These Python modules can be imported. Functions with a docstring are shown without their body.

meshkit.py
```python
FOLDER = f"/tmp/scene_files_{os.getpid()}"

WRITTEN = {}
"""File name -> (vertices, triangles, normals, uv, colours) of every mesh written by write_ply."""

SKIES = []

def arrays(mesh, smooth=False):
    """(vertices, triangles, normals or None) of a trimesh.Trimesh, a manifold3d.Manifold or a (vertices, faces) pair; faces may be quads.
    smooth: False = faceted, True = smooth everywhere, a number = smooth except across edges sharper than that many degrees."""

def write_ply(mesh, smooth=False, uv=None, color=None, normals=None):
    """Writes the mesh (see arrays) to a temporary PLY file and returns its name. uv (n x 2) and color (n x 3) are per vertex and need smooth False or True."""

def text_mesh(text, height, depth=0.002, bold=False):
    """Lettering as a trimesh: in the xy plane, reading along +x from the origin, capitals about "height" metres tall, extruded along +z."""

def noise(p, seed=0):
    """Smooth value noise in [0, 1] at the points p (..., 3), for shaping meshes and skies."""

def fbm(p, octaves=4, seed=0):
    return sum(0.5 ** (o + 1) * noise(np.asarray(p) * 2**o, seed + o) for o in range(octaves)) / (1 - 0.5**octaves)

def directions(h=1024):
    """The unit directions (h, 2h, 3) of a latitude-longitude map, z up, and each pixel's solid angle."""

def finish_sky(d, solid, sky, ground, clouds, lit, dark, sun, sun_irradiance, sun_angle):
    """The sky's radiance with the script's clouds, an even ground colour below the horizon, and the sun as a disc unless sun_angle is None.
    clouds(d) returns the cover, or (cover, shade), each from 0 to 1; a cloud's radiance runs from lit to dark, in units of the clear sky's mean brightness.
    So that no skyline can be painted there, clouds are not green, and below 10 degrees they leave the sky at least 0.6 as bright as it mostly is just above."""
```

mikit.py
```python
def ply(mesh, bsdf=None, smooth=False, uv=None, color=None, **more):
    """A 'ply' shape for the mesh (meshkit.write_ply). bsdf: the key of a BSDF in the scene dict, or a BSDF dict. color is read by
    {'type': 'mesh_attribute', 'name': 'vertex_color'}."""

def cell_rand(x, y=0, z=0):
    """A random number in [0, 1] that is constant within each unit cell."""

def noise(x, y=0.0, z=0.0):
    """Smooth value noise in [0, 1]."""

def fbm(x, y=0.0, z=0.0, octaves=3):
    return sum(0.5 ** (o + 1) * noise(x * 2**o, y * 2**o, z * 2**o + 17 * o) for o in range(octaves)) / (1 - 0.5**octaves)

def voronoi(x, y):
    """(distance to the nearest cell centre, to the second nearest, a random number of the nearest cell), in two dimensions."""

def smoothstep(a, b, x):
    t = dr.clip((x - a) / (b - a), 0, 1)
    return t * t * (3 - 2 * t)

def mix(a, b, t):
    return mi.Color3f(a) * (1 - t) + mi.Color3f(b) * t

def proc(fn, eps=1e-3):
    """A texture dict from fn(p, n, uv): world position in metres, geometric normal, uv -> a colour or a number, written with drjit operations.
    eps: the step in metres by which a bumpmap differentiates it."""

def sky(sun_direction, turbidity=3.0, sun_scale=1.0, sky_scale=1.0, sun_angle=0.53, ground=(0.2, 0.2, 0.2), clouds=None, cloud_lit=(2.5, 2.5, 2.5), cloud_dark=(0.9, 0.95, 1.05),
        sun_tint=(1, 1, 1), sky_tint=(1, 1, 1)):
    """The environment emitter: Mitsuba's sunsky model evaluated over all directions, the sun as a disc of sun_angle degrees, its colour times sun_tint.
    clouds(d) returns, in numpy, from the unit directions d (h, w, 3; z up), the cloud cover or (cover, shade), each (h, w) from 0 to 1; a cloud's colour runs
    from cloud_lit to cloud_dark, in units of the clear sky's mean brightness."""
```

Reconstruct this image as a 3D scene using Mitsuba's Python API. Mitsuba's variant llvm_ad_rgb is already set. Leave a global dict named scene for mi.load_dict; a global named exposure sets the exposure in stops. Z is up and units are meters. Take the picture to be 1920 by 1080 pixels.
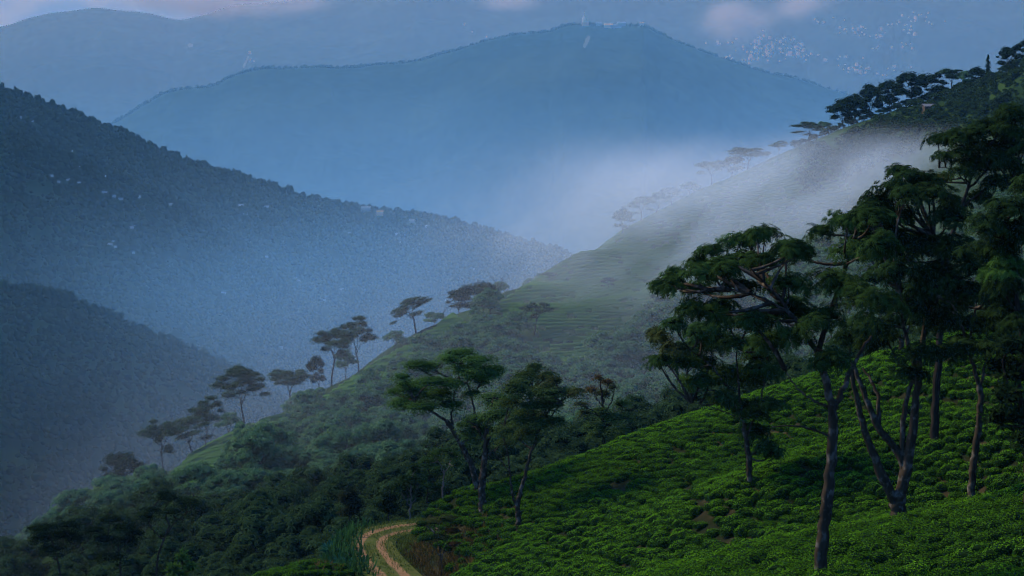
import math, numpy as np, trimesh, mitsuba as mi, drjit as dr, mikit, meshkit
from scipy.interpolate import RBFInterpolator
from scipy.ndimage import map_coordinates, gaussian_filter
from mikit import proc, noise, fbm, smoothstep, mix
T = mi.ScalarTransform4f
scene, labels = {}, {}

# ------------------------------------------------------------------ camera, sky, exposure, haze
F, CX, HZ = 3044.7, 960.0, 250.0          # focal length in photo pixels, centre column, row of the eye level
exposure = 3.22
HAZE, AIR = 0.70e-4, (0.32, 0.72, 1.0)
scene['haze_medium'] = {'type': 'homogeneous', 'albedo': {'type': 'rgb', 'value': list(AIR)}, 'sigma_t': HAZE, 'phase': {'type': 'hg', 'g': -0.15}}
scene['camera'] = {'type': 'perspective', 'fov': 35.0, 'fov_axis': 'x', 'near_clip': 1.0, 'far_clip': 60000.0,
                   'principal_point_offset_y': (540.0 - HZ) / 1080.0,
                   'to_world': T().look_at(origin=[0, 0, 0], target=[0, 1, 0], up=[0, 0, 1]),
                   'medium': {'type': 'ref', 'id': 'haze_medium'}}


def cloud_cover(d):
    az, el = np.degrees(np.arctan2(d[..., 0], d[..., 1])), np.degrees(np.arcsin(d[..., 2]))
    q = np.stack([az * 0.33, el * 0.8, az * 0 + 3.3], -1)
    n = meshkit.fbm(q, 5, 4)
    c = np.clip((n - 0.47) / 0.12, 0, 1) * np.clip((9 - el) / 4, 0, 1)
    band = np.clip((13 - el) / 6, 0, 1)
    return np.maximum(0.9 * band, 0.95 * c), 1 - c * 0.9


scene['sky'] = mikit.sky([-0.66, 0.30, 0.66], turbidity=3, sun_scale=0.32, sky_scale=0.7, sun_angle=14, ground=(0.1, 0.12, 0.1),
                         clouds=cloud_cover, cloud_lit=(1.6, 1.15, 0.95), cloud_dark=(0.30, 0.50, 0.85), sky_tint=(0.37, 0.77, 1.32), sun_tint=(0.92, 0.95, 0.80))
scene['haze'] = {'type': 'cube', 'to_world': T().translate([0, 9500, 150]).scale([11000, 10500, 1450]), 'bsdf': {'type': 'null'},
                 'interior': {'type': 'ref', 'id': 'haze_medium'}}
labels['haze'] = {'label': 'blue evening haze filling the whole valley', 'category': 'haze', 'kind': 'stuff'}


# ------------------------------------------------------------------ helpers
def pt(px, py, d):
    return np.array([(px - CX) / F * d, d, -(py - HZ) / F * d])


def numbered(name):
    if name not in scene and name not in used: used.add(name); return name
    k = 1
    while f'{name}_{k:03d}' in scene or f'{name}_{k:03d}' in used: k += 1
    used.add(f'{name}_{k:03d}'); return f'{name}_{k:03d}'


used = set()


def tag(key, label=None, cat=None, group=None, kind=None):
    labels[key] = {k: v for k, v in (('label', label), ('category', cat), ('group', group), ('kind', kind)) if v}


def grid_mesh(X, Y, Z):
    n, m = X.shape
    i = np.arange(n * m).reshape(n, m)
    q = np.stack([i[:-1, :-1], i[:-1, 1:], i[1:, 1:], i[1:, :-1]], -1).reshape(-1, 4)
    v = np.stack([X, Y, Z], -1).reshape(-1, 3)
    f = np.vstack([q[:, [0, 1, 2]], q[:, [0, 2, 3]]])
    a, b, c = v[f[:, 0]], v[f[:, 1]], v[f[:, 2]]
    if np.cross(b - a, c - a)[:, 2].mean() < 0: f = f[:, ::-1]
    return v, f


class Field:
    """A height field over a rectangle of the ground, thin-plate through the given points, with relief added."""
    def __init__(self, pts, x0, x1, y0, y1, step, relief=None, smoothing=0.0, carve=None):
        self.x0, self.y0, self.step = x0, y0, step
        xs, ys = np.arange(x0, x1 + step / 2, step), np.arange(y0, y1 + step / 2, step)
        X, Y = np.meshgrid(xs, ys)
        p = np.array(pts, float)
        sub = 4
        xc, yc = np.linspace(x0, x1, max(len(xs) // sub, 2)), np.linspace(y0, y1, max(len(ys) // sub, 2))
        XC, YC = np.meshgrid(xc, yc)
        s = 100.0
        r = RBFInterpolator(p[:, :2] / s, p[:, 2], kernel='thin_plate_spline', smoothing=smoothing)
        ZC = r(np.stack([XC, YC], -1).reshape(-1, 2) / s).reshape(XC.shape)
        Z = map_coordinates(ZC, [(Y - y0) / (y1 - y0) * (len(yc) - 1), (X - x0) / (x1 - x0) * (len(xc) - 1)], order=3, mode='nearest')
        if relief is not None: Z = Z + relief(X, Y)
        if carve is not None: Z = carve(X, Y, Z)
        self.X, self.Y, self.Z = X, Y, Z

    def __call__(self, x, y):
        x, y = np.broadcast_arrays(np.asarray(x, float), np.asarray(y, float))
        z = map_coordinates(self.Z, [(y.ravel() - self.y0) / self.step, (x.ravel() - self.x0) / self.step], order=1, mode='nearest')
        return z.reshape(x.shape)

    def inside(self, x, y):
        return (x > self.X[0, 0]) & (x < self.X[0, -1]) & (y > self.Y[0, 0]) & (y < self.Y[-1, 0])

    def hit(self, px, py, d0, d1, n=600):
        """The first ground point along the line of sight through a photo pixel."""
        d = np.linspace(d0, d1, n)
        x, z = (px - CX) / F * d, -(py - HZ) / F * d
        under = (z <= self(x, d)) & self.inside(x, d)
        if not under.any(): return None
        k = int(np.argmax(under))
        return np.array([x[k], d[k], float(self(x[k], d[k]))])


def fb(X, Y, scale, seed, octv=4):
    return meshkit.fbm(np.stack([X / scale, Y / scale, X * 0 + seed * 7.7], -1), octv, seed) - 0.5


# ------------------------------------------------------------------ materials
def diffuse_proc(key, fn, rough=None):
    scene[key] = {'type': 'twosided', 'bsdf': {'type': 'diffuse', 'reflectance': proc(fn)}}


def forest_col(p, n, uv):
    a = fbm(p.x * 0.008, p.y * 0.008, p.z * 0.008, 4)
    b = noise(p.x * 0.09, p.y * 0.09, p.z * 0.09)
    return mix((0.008, 0.017, 0.010), (0.026, 0.042, 0.018), smoothstep(0.4, 0.68, a) * 0.7 + 0.3 * b)


def soil_col(p, n, uv):
    a = fbm(p.x * 0.4, p.y * 0.4, p.z * 0.4, 4)
    return mix((0.018, 0.022, 0.010), (0.055, 0.040, 0.022), smoothstep(0.45, 0.75, a))


def hill_col(p, n, uv):
    a = fbm(p.x * 0.05, p.y * 0.05, p.z * 0.05, 4)
    b = noise(p.x * 0.7, p.y * 0.7, p.z * 0.7)
    return mix((0.015, 0.032, 0.013), (0.042, 0.076, 0.022), smoothstep(0.35, 0.7, a) * 0.7 + 0.3 * b)


def far_col(p, n, uv):
    return mix((0.012, 0.024, 0.016), (0.030, 0.042, 0.022), smoothstep(0.4, 0.68, fbm(p.x * 0.0022, p.y * 0.0022, p.z * 0.003, 4)))


diffuse_proc('far_slope', far_col)
diffuse_proc('forest_floor', forest_col)
diffuse_proc('slope_soil', soil_col)
diffuse_proc('hill_ground', hill_col)

# ------------------------------------------------------------------ the setting: near tea slope
ROAD = np.array([pt(790, 1160, 119), pt(742, 1088, 127), pt(706, 1052, 133), pt(694, 1028, 137), pt(706, 1011, 140.5), pt(748, 1001, 142.8),
                 pt(800, 996, 144), pt(860, 990, 146), pt(925, 985, 150), pt(990, 985, 158)])
ROAD[:, 2] = -34.9
_t = np.linspace(0, len(ROAD) - 1, 160)
from scipy.interpolate import CubicSpline
ROADC = CubicSpline(np.arange(len(ROAD)), ROAD)(_t)


def road_dist(X, Y):
    out = np.full(X.shape, 1e9)
    for a in ROADC: out = np.minimum(out, (X - a[0]) ** 2 + (Y - a[1]) ** 2)
    return np.sqrt(out)


near_px = [(1545, 1090, 62), (1685, 985, 80), (1820, 950, 85), (1405, 920, 97), (1900, 1080, 62), (1200, 1080, 90), (1000, 1080, 104), (850, 1085, 116),
           (905, 955, 132), (975, 985, 122), (850, 935, 139), (800, 985, 137), (1130, 860, 150), (1280, 802, 152), (1500, 742, 144), (1700, 675, 134), (1900, 615, 120),
           (1250, 900, 118), (1100, 960, 115), (1600, 830, 104), (1800, 780, 101), (1500, 850, 110), (1200, 990, 103), (1400, 1050, 75), (960, 920, 136), (1000, 900, 142),
           (540, 1085, 118), (430, 1110, 118), (610, 1062, 121), (2100, 1000, 62), (2100, 560, 108), (2300, 500, 95)]
near_pts = [pt(*a) for a in near_px]
for a in [(850, 935, 139), (960, 912, 140), (1130, 860, 150), (1280, 802, 152), (1500, 742, 144), (1700, 675, 134), (1900, 615, 120), (2200, 520, 100)]:
    p = pt(*a)
    for dd, dz in ((14, -5.5), (40, -22), (80, -46)):
        near_pts.append(np.array([p[0] * (1 + dd / p[1]), p[1] + dd, p[2] + dz]))
for a in ROADC[::12]: near_pts.append(a)
near_pts += [pt(600, 1010, 150) + [0, 0, -4], pt(500, 1000, 150) + [0, 0, -12], pt(350, 1000, 130) + [0, 0, -14], pt(250, 1000, 130) + [0, 0, -22], pt(640, 985, 165) + [0, 0, -10],
             np.array([0, 0, -3.5]), np.array([20, 0, 0.5]), np.array([-20, 0, -9]), np.array([0, 30, -12.5]), np.array([30, 30, -8.0]), np.array([-30, 60, -27]), np.array([60, 30, 4.0])]


def near_relief(X, Y):
    return 1.6 * fb(X, Y, 22, 3) + 0.5 * fb(X, Y, 5, 5)


def near_carve(X, Y, Z):
    d = road_dist(X, Y)
    w = np.clip((d - 2.6) / 2.2, 0, 1); w = w * w * (3 - 2 * w)
    return (-34.9 + 0.12 * fb(X, Y, 3, 8)) * (1 - w) + Z * w


NEAR = Field(near_pts, -62, 98, -14, 215, 0.7, near_relief, carve=near_carve)

# ------------------------------------------------------------------ the setting: the tea ridge across the ravine
SKY_MID = [(2050, 60, 600), (1920, 118, 620), (1800, 163, 640), (1650, 220, 660), (1480, 293, 680), (1400, 325, 675), (1300, 370, 655), (1150, 448, 610), (1070, 486, 565), (940, 555, 520),
           (850, 596, 485), (760, 648, 445), (700, 690, 420), (600, 740, 390), (520, 785, 365), (440, 815, 345), (370, 850, 325), (290, 900, 305), (200, 950, 290), (120, 990, 280), (0, 1060, 270), (-150, 1130, 260)]
mid_px = SKY_MID + [(1000, 672, 425), (1060, 630, 440), (1130, 600, 455), (1250, 560, 480), (1150, 690, 400), (1000, 720, 380), (1250, 700, 400), (1250, 760, 360), (1100, 760, 340), (960, 600, 495),
                    (900, 700, 400), (800, 770, 345), (850, 850, 290), (700, 830, 320), (600, 860, 285), (700, 930, 240), (560, 880, 270), (450, 920, 250), (350, 970, 240), (560, 1010, 205),
                    (300, 1080, 215), (100, 1130, 220), (400, 1130, 185), (640, 1010, 190), (1400, 640, 430), (1600, 500, 470), (1800, 400, 480), (1950, 320, 480), (1500, 600, 410), (1700, 600, 380),
                    (1900, 500, 380), (1400, 760, 330), (1600, 760, 300), (1100, 530, 540), (1250, 480, 580), (1450, 420, 590), (1700, 320, 600)]
mid_pts = [pt(*a) for a in mid_px]
for a in SKY_MID:
    p = pt(*a)
    for dd, dz in ((45, -22), (140, -95), (300, -200)):
        mid_pts.append(np.array([p[0] * (1 + 0.4 * dd / p[1]) - 0.25 * dd, p[1] + dd, p[2] + dz]))


def mid_relief(X, Y):
    return 9 * fb(X, Y, 90, 11) + 2.0 * fb(X, Y, 22, 12)


MID = Field(mid_pts, -330, 330, 150, 960, 3.0, mid_relief)


# ------------------------------------------------------------------ the setting: far mountains
def ridge(name, crest, front, front_drop, back, back_drop, amp, scale, seed, ns=220, nt=90, mat='forest_floor', curve=1.15, aside=0.0):
    c = np.array([pt(*a) for a in crest])
    s = np.linspace(0, len(c) - 1, ns)
    from scipy.interpolate import PchipInterpolator
    C = PchipInterpolator(np.arange(len(c)), c)(s)
    t = np.concatenate([-np.linspace(1, 0, nt // 4, endpoint=False), np.linspace(0, 1, nt) ** 1.3])
    D = -C[:, :2] / np.linalg.norm(C[:, :2], axis=1, keepdims=True)
    D = D + aside * np.stack([D[:, 1], -D[:, 0]], 1)
    L = np.where(t > 0, front, back)
    X = C[:, 0][:, None] + D[:, 0][:, None] * (t * L)[None]
    Y = C[:, 1][:, None] + D[:, 1][:, None] * (t * L)[None]
    a = np.abs(t)
    fd = (C[:, 2] + 1050)[:, None] if front_drop is None else front_drop
    Z = C[:, 2][:, None] - np.where(t > 0, fd * a ** curve, back_drop * a)
    g = fb(X, Y, scale, seed, 5) + 0.5 * (0.5 - 2 * np.abs(fb(X, Y, scale * 0.6, seed + 1, 4)))
    ramp = np.clip(a * L / (scale * 0.8), 0, 1)[None]
    Z = Z + amp * g * ramp + 0.06 * amp * fb(X, Y, scale * 0.12, seed + 2, 4)
    v, f = grid_mesh(X, Y, Z)
    scene[name] = mikit.ply((v, f), mat, smooth=True)
    tag(name, kind='structure')
    return X, Y, Z


LEFT = [(-250, 90, 2300), (-100, 130, 2350), (0, 172, 2400), (60, 192, 2420), (120, 212, 2450), (220, 250, 2500), (300, 284, 2550), (400, 318, 2620), (500, 350, 2680), (600, 378, 2750), (680, 394, 2800), (760, 402, 2840),
        (850, 418, 2870), (950, 446, 2900), (1050, 475, 2930), (1150, 520, 2950), (1300, 600, 2980), (1500, 740, 3000)]
gL = ridge('forested_mountain', LEFT, 1000, 420, 700, 330, 110, 420, 21, 300, 120)
SPUR_A = [(-250, 200, 1900), (-100, 225, 1920), (0, 245, 1940), (100, 285, 1960), (200, 325, 1990), (300, 365, 2020), (380, 415, 2050), (450, 470, 2080), (520, 530, 2100), (600, 600, 2120), (700, 700, 2150)]
gA = ridge('forested_spur', SPUR_A, 700, 320, 420, 200, 70, 300, 31, 200, 80)
SPUR_B = [(-300, 520, 1250), (-100, 530, 1280), (0, 540, 1300), (100, 556, 1320), (190, 588, 1340), (300, 636, 1370), (400, 680, 1400), (500, 735, 1430), (600, 800, 1460)]
gB = ridge('lower_spur', SPUR_B, 520, 210, 380, 170, 40, 200, 41, 180, 70, 'forest_floor')
MON = [(100, 300, 6300), (160, 262, 6400), (230, 222, 6500), (270, 195, 6550), (320, 172, 6600), (400, 160, 6700), (440, 142, 6750), (500, 128, 6800), (580, 126, 6850), (640, 126, 6900), (700, 121, 6950), (780, 115, 7000), (830, 101, 7000),
       (900, 80, 7000), (970, 64, 7000), (1030, 60, 7000), (1060, 50, 7000), (1100, 47, 7000), (1150, 50, 7000), (1200, 49, 7000), (1240, 64, 7050), (1290, 85, 7100), (1350, 108, 7200), (1420, 130, 7300), (1500, 150, 7400), (1600, 180, 7500), (1750, 230, 7600), (1900, 280, 7700), (2100, 340, 7800)]
gM = ridge('monastery_mountain', MON, 2600, 1250, 1500, 700, 220, 900, 51, 420, 120, 'far_slope')
FAR = [(-400, 80, 12000), (-100, 60, 12000), (0, 50, 12000), (60, 32, 12000), (110, 22, 12000), (180, 16, 12000), (260, 22, 12100), (330, 36, 12200), (380, 28, 12200), (440, 11, 12200), (500, 4, 12200), (570, 0, 12200), (640, -10, 12300), (800, -60, 12500),
       (1000, -90, 12800), (1200, -120, 12800), (1400, -150, 12800), (1600, -190, 12800), (1900, -220, 12800), (2200, -230, 12800)]
gF = ridge('far_mountain', FAR, 4200, None, 2000, 800, 420, 1700, 61, 360, 120, 'far_slope')

v, f = grid_mesh(*np.meshgrid(np.linspace(-10500, 10500, 40), np.linspace(-900, 19500, 40)), np.zeros((40, 40)))
v[:, 2] = -1150
scene['valley_floor'] = mikit.ply((v, f), 'forest_floor'); tag('valley_floor', kind='structure')
scene['tea_slope_ground'] = mikit.ply(grid_mesh(NEAR.X, NEAR.Y, NEAR.Z), 'slope_soil', smooth=True); tag('tea_slope_ground', kind='structure')
scene['ridge_hill'] = mikit.ply(grid_mesh(MID.X, MID.Y, MID.Z), 'hill_ground', smooth=True); tag('ridge_hill', kind='structure')


# ------------------------------------------------------------------ mist
def smooth01(t):
    t = np.clip(t, 0, 1)
    return t * t * (3 - 2 * t)


def mist(name, lo, hi, shape, fn, peak, label, albedo=(0.985, 0.985, 0.985), slope=0.0, base=1.0):
    lo, hi = np.array(lo, float), np.array(hi, float)
    nx, ny, nz = shape
    ax = [lo[k] + (np.arange(n) + 0.5) / n * (hi[k] - lo[k]) for k, n in enumerate(shape)]
    Zg, Yg, Xg = np.meshgrid(ax[2], ax[1], ax[0], indexing='ij')
    g = np.clip(fn(Xg, Yg, Zg + slope * (Yg - lo[1])), 0, 1)
    edge = np.ones_like(g)
    for A, k in ((Xg, 0), (Yg, 1), (Zg, 2)):
        u = (A - lo[k]) / (hi[k] - lo[k])
        edge *= smooth01(np.minimum(u, 1 - u) / 0.16)
    g = (g * edge * peak + base * HAZE)[..., None].astype(np.float32)
    print(name, 'mean density', g.mean(), 'max', g.max())
    size = hi - lo
    lean = T([[1, 0, 0, 0], [0, 1, 0, 0], [0, slope, 1, -slope * float(lo[1])], [0, 0, 0, 1]])
    scene[name] = {'type': 'cube', 'to_world': lean @ T().translate(((lo + hi) / 2).tolist()).scale((size / 2).tolist()), 'bsdf': {'type': 'null'},
                   'interior': {'type': 'heterogeneous', 'phase': {'type': 'hg', 'g': 0.0}, 'albedo': {'type': 'rgb', 'value': list(albedo)},
                                'sigma_t': {'type': 'gridvolume', 'grid': mi.VolumeGrid(g), 'filter_type': 'trilinear', 'to_world': lean @ T().translate(lo.tolist()).scale(size.tolist())}},
                   'exterior': {'type': 'ref', 'id': 'haze_medium'}}
    tag(name, label, 'mist', kind='stuff')


def proj(X, Y, Z):
    return X / Y * F + CX, HZ - Z / Y * F


def blob(X, Y, Z, c, r):
    return np.exp(-(((X - c[0]) / r[0]) ** 2 + ((Y - c[1]) / r[1]) ** 2 + ((Z - c[2]) / r[2]) ** 2))


def f3(X, Y, Z, s, seed, o=4):
    return meshkit.fbm(np.stack([X / s, Y / s, Z / (0.8 * s)], -1), o, seed)


BANK = [(pt(1190, 340, 640), (44, 60, 13), 0.26), (pt(1090, 390, 670), (56, 50, 16), .24), (pt(1230, 400, 590), (40, 55, 16), .42), (pt(1330, 440, 560), (34, 50, 18), 1.0), (pt(1440, 395, 560), (34, 50, 15), 1.0), (pt(1560, 365, 560), (38, 50, 14), .75), (pt(1680, 310, 580), (36, 50, 12), .6), (pt(1780, 280, 590), (30, 50, 11), .5),
        (pt(1240, 520, 500), (36, 50, 20), .2), (pt(1120, 470, 560), (30, 45, 14), .2), (pt(1400, 520, 500), (40, 45, 16), .7), (pt(1010, 430, 680), (34, 50, 12), .28)]


def bank_fn(X, Y, Z):
    g = sum(w * blob(X, Y, Z, c, r) for c, r, w in BANK)
    n = 0.6 * f3(X, Y * 0.6, Z * 1.2 - 0.5 * X, 46, 25, 5) + 0.4 * f3(X, Y * 0.5, Z * 1.2 - 0.6 * X, 16, 6, 4)
    rav = np.clip((Y - 176) / 70, 0, 1) * np.clip(1 - (Z - MID(X[0], Y[0])[None] - 5) / 30, 0, 1) * np.clip(1.15 - np.maximum(X - 20, 0) / 120, 0.3, 1) * 0.058
    return g * np.clip((n - 0.37) / 0.2, 0.03, 1.7) + rav * np.clip((n - 0.25) / 0.3, 0.2, 1.3)


mist('hillside_mist', (-115, 176, -92), (190, 740, -18), (128, 150, 48), bank_fn, 0.019, 'pale mist bank drifting across the tea ridge', (0.93, 0.965, 1.0), slope=0.0575, base=0.8)


def valley_fn(X, Y, Z):
    n = f3(X, Y, Z, 170, 9, 4)
    g = 1.0 * blob(X, Y, Z, pt(640, 610, 1150), (110, 330, 60)) + 0.9 * blob(X, Y, Z, pt(930, 490, 1200), (110, 300, 45)) + 1.1 * blob(X, Y, Z, pt(250, 850, 900), (150, 220, 45)) + 0.5 * blob(X, Y, Z, pt(380, 640, 1250), (170, 300, 70)) + 0.3 * blob(X, Y, Z, pt(120, 680, 1000), (260, 170, 110)) + 0.35 * blob(X, Y, Z, pt(500, 560, 1600), (260, 500, 90))
    low = np.clip((250 - Z) / 700, 0.12, 1)
    deep = 0.22 * low * np.exp(-((X - 100) / 1900) ** 2) * np.clip((Y - 2900) / 500, 0, 1)
    return g * np.clip((n - 0.3) / 0.3, 0.1, 1.2) + deep * (0.75 + 0.5 * n) + 0.035 * np.clip((40 - Z) / 160, 0, 1) * np.clip((2900 - Y) / 400, 0, 1)


mist('valley_mist', (-2600, 760, -1050), (2800, 8450, 640), (96, 170, 72), valley_fn, 0.0021, 'thin blue mist filling the deep valley below the monastery mountain', (0.40, 0.76, 1.0))
PUFFS = [(1392, 36, 40, 24, 1.0), (1370, 24, 26, 12, .8), (1515, 6, 30, 16, .8), (952, -2, 40, 6, 1.0), (330, 0, 50, 10, .7), (400, 6, 60, 14, 1.0), (470, 2, 60, 11, 1.0), (540, -4, 50, 8, .9), (268, 2, 26, 12, .7)]


def distant_fn(X, Y, Z):
    px, pz = X / Y, Z / Y
    q = np.zeros_like(X)
    n = meshkit.fbm(np.stack([X / 150, Y / 500, Z / 120], -1), 4, 31)
    for a, b, rx, rz, w in PUFFS:
        c = pt(a, b, 9300)
        q += w * blob(X, Y, Z, c, (rx / F * 9300, 420, rz / F * 9300))
    return 0.004 + q * np.clip((n - 0.36) / 0.2, 0, 1.2)


mist('distant_mist', (-4600, 8700, -1050), (4600, 15200, 1500), (230, 28, 84), distant_fn, 0.0120, 'greyish evening air and small pink clouds before the farthest mountain', (1.0, 0.72, 0.54))


# ------------------------------------------------------------------ vegetation: materials and geometry helpers
def leaf_bsdf(key, k=1.0):
    scene[key] = {'type': 'principledthin', 'base_color': {'type': 'mesh_attribute', 'name': 'vertex_color'}, 'roughness': 0.55, 'spec_trans': 0.0, 'diff_trans': k, 'eta': 1.4}


leaf_bsdf('leaf', 0.7)
leaf_bsdf('tea_leaf', 0.5)


def bark_col(p, n, uv):
    a = fbm(p.x * 3.1, p.y * 3.1, p.z * 1.4, 4)
    b = noise(p.x * 9, p.y * 9, p.z * 5)
    lichen = smoothstep(0.50, 0.72, fbm(p.x * 4.2 + 9, p.y * 4.2, p.z * 3.0, 4))
    return mix(mix((0.024, 0.018, 0.012), (0.082, 0.060, 0.041), a), (0.24, 0.21, 0.17), lichen * (0.15 + 0.6 * b))


def dark_bark_col(p, n, uv):
    return mix((0.016, 0.013, 0.011), (0.06, 0.047, 0.036), fbm(p.x * 2, p.y * 2, p.z * 0.9, 4))


diffuse_proc('bark', bark_col)
diffuse_proc('dark_bark', dark_bark_col)
scene['pale_bark'] = {'type': 'twosided', 'bsdf': {'type': 'diffuse', 'reflectance': {'type': 'rgb', 'value': [0.16, 0.13, 0.11]}}}


def smooth_path(pts, n):
    p = np.array(pts, float)
    if len(p) == 2: return p[0] + (p[1] - p[0]) * np.linspace(0, 1, n)[:, None]
    u = np.concatenate([[0], np.cumsum(np.linalg.norm(np.diff(p, axis=0), axis=1) + 1e-6)])
    return CubicSpline(u / u[-1], p)(np.linspace(0, 1, n))


class Geo:
    def __init__(self): self.v, self.f, self.c, self.n = [], [], [], 0

    def add(self, v, f, c=None):
        self.v.append(np.asarray(v, float)); self.f.append(np.asarray(f) + self.n); self.n += len(v)
        if c is not None: self.c.append(np.broadcast_to(c, (len(v), 3)))

    def tube(self, pts, r0, r1, n=None, sides=7, rng=None, wob=0.0, power=1.0):
        n = n or max(3, 3 * len(pts))
        p = smooth_path(pts, n)
        if rng is not None and wob: p[1:-1] += rng.normal(0, wob, (n - 2, 3))
        t = np.gradient(p, axis=0); t /= np.linalg.norm(t, axis=1, keepdims=True) + 1e-9
        ref = np.where(np.abs(t[:, 2:]) < 0.9, [0, 0, 1.0], [1.0, 0, 0])
        a = np.cross(t, np.array([0.31, 0.95, 0.05])); a /= np.linalg.norm(a, axis=1, keepdims=True) + 1e-9
        b = np.cross(t, a)
        r = r0 + (r1 - r0) * np.linspace(0, 1, n) ** power
        ang = np.arange(sides) * 2 * np.pi / sides
        rr = r[:, None] * (1 + (0.08 * rng.normal(size=(n, sides)) if rng is not None else 0))
        v = p[:, None] + rr[..., None] * (np.cos(ang)[None, :, None] * a[:, None] + np.sin(ang)[None, :, None] * b[:, None])
        i, j = np.meshgrid(np.arange(n - 1), np.arange(sides), indexing='ij')
        q = np.stack([i * sides + j, i * sides + (j + 1) % sides, (i + 1) * sides + (j + 1) % sides, (i + 1) * sides + j], -1).reshape(-1, 4)
        v = np.vstack([v.reshape(-1, 3), p[-1] + t[-1] * r1])
        cap = np.stack([np.full(sides, n * sides), (n - 1) * sides + (np.arange(sides) + 1) % sides, (n - 1) * sides + np.arange(sides)], 1)
        self.add(v, np.vstack([q[:, [0, 1, 2]], q[:, [0, 2, 3]], cap[:, ::-1]]))
        return p

    def mesh(self): return np.vstack(self.v), np.vstack(self.f)

    def ply(self, bsdf, smooth=False):
        return mikit.ply(self.mesh(), bsdf, smooth=smooth, color=np.vstack(self.c) if self.c else None)


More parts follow.
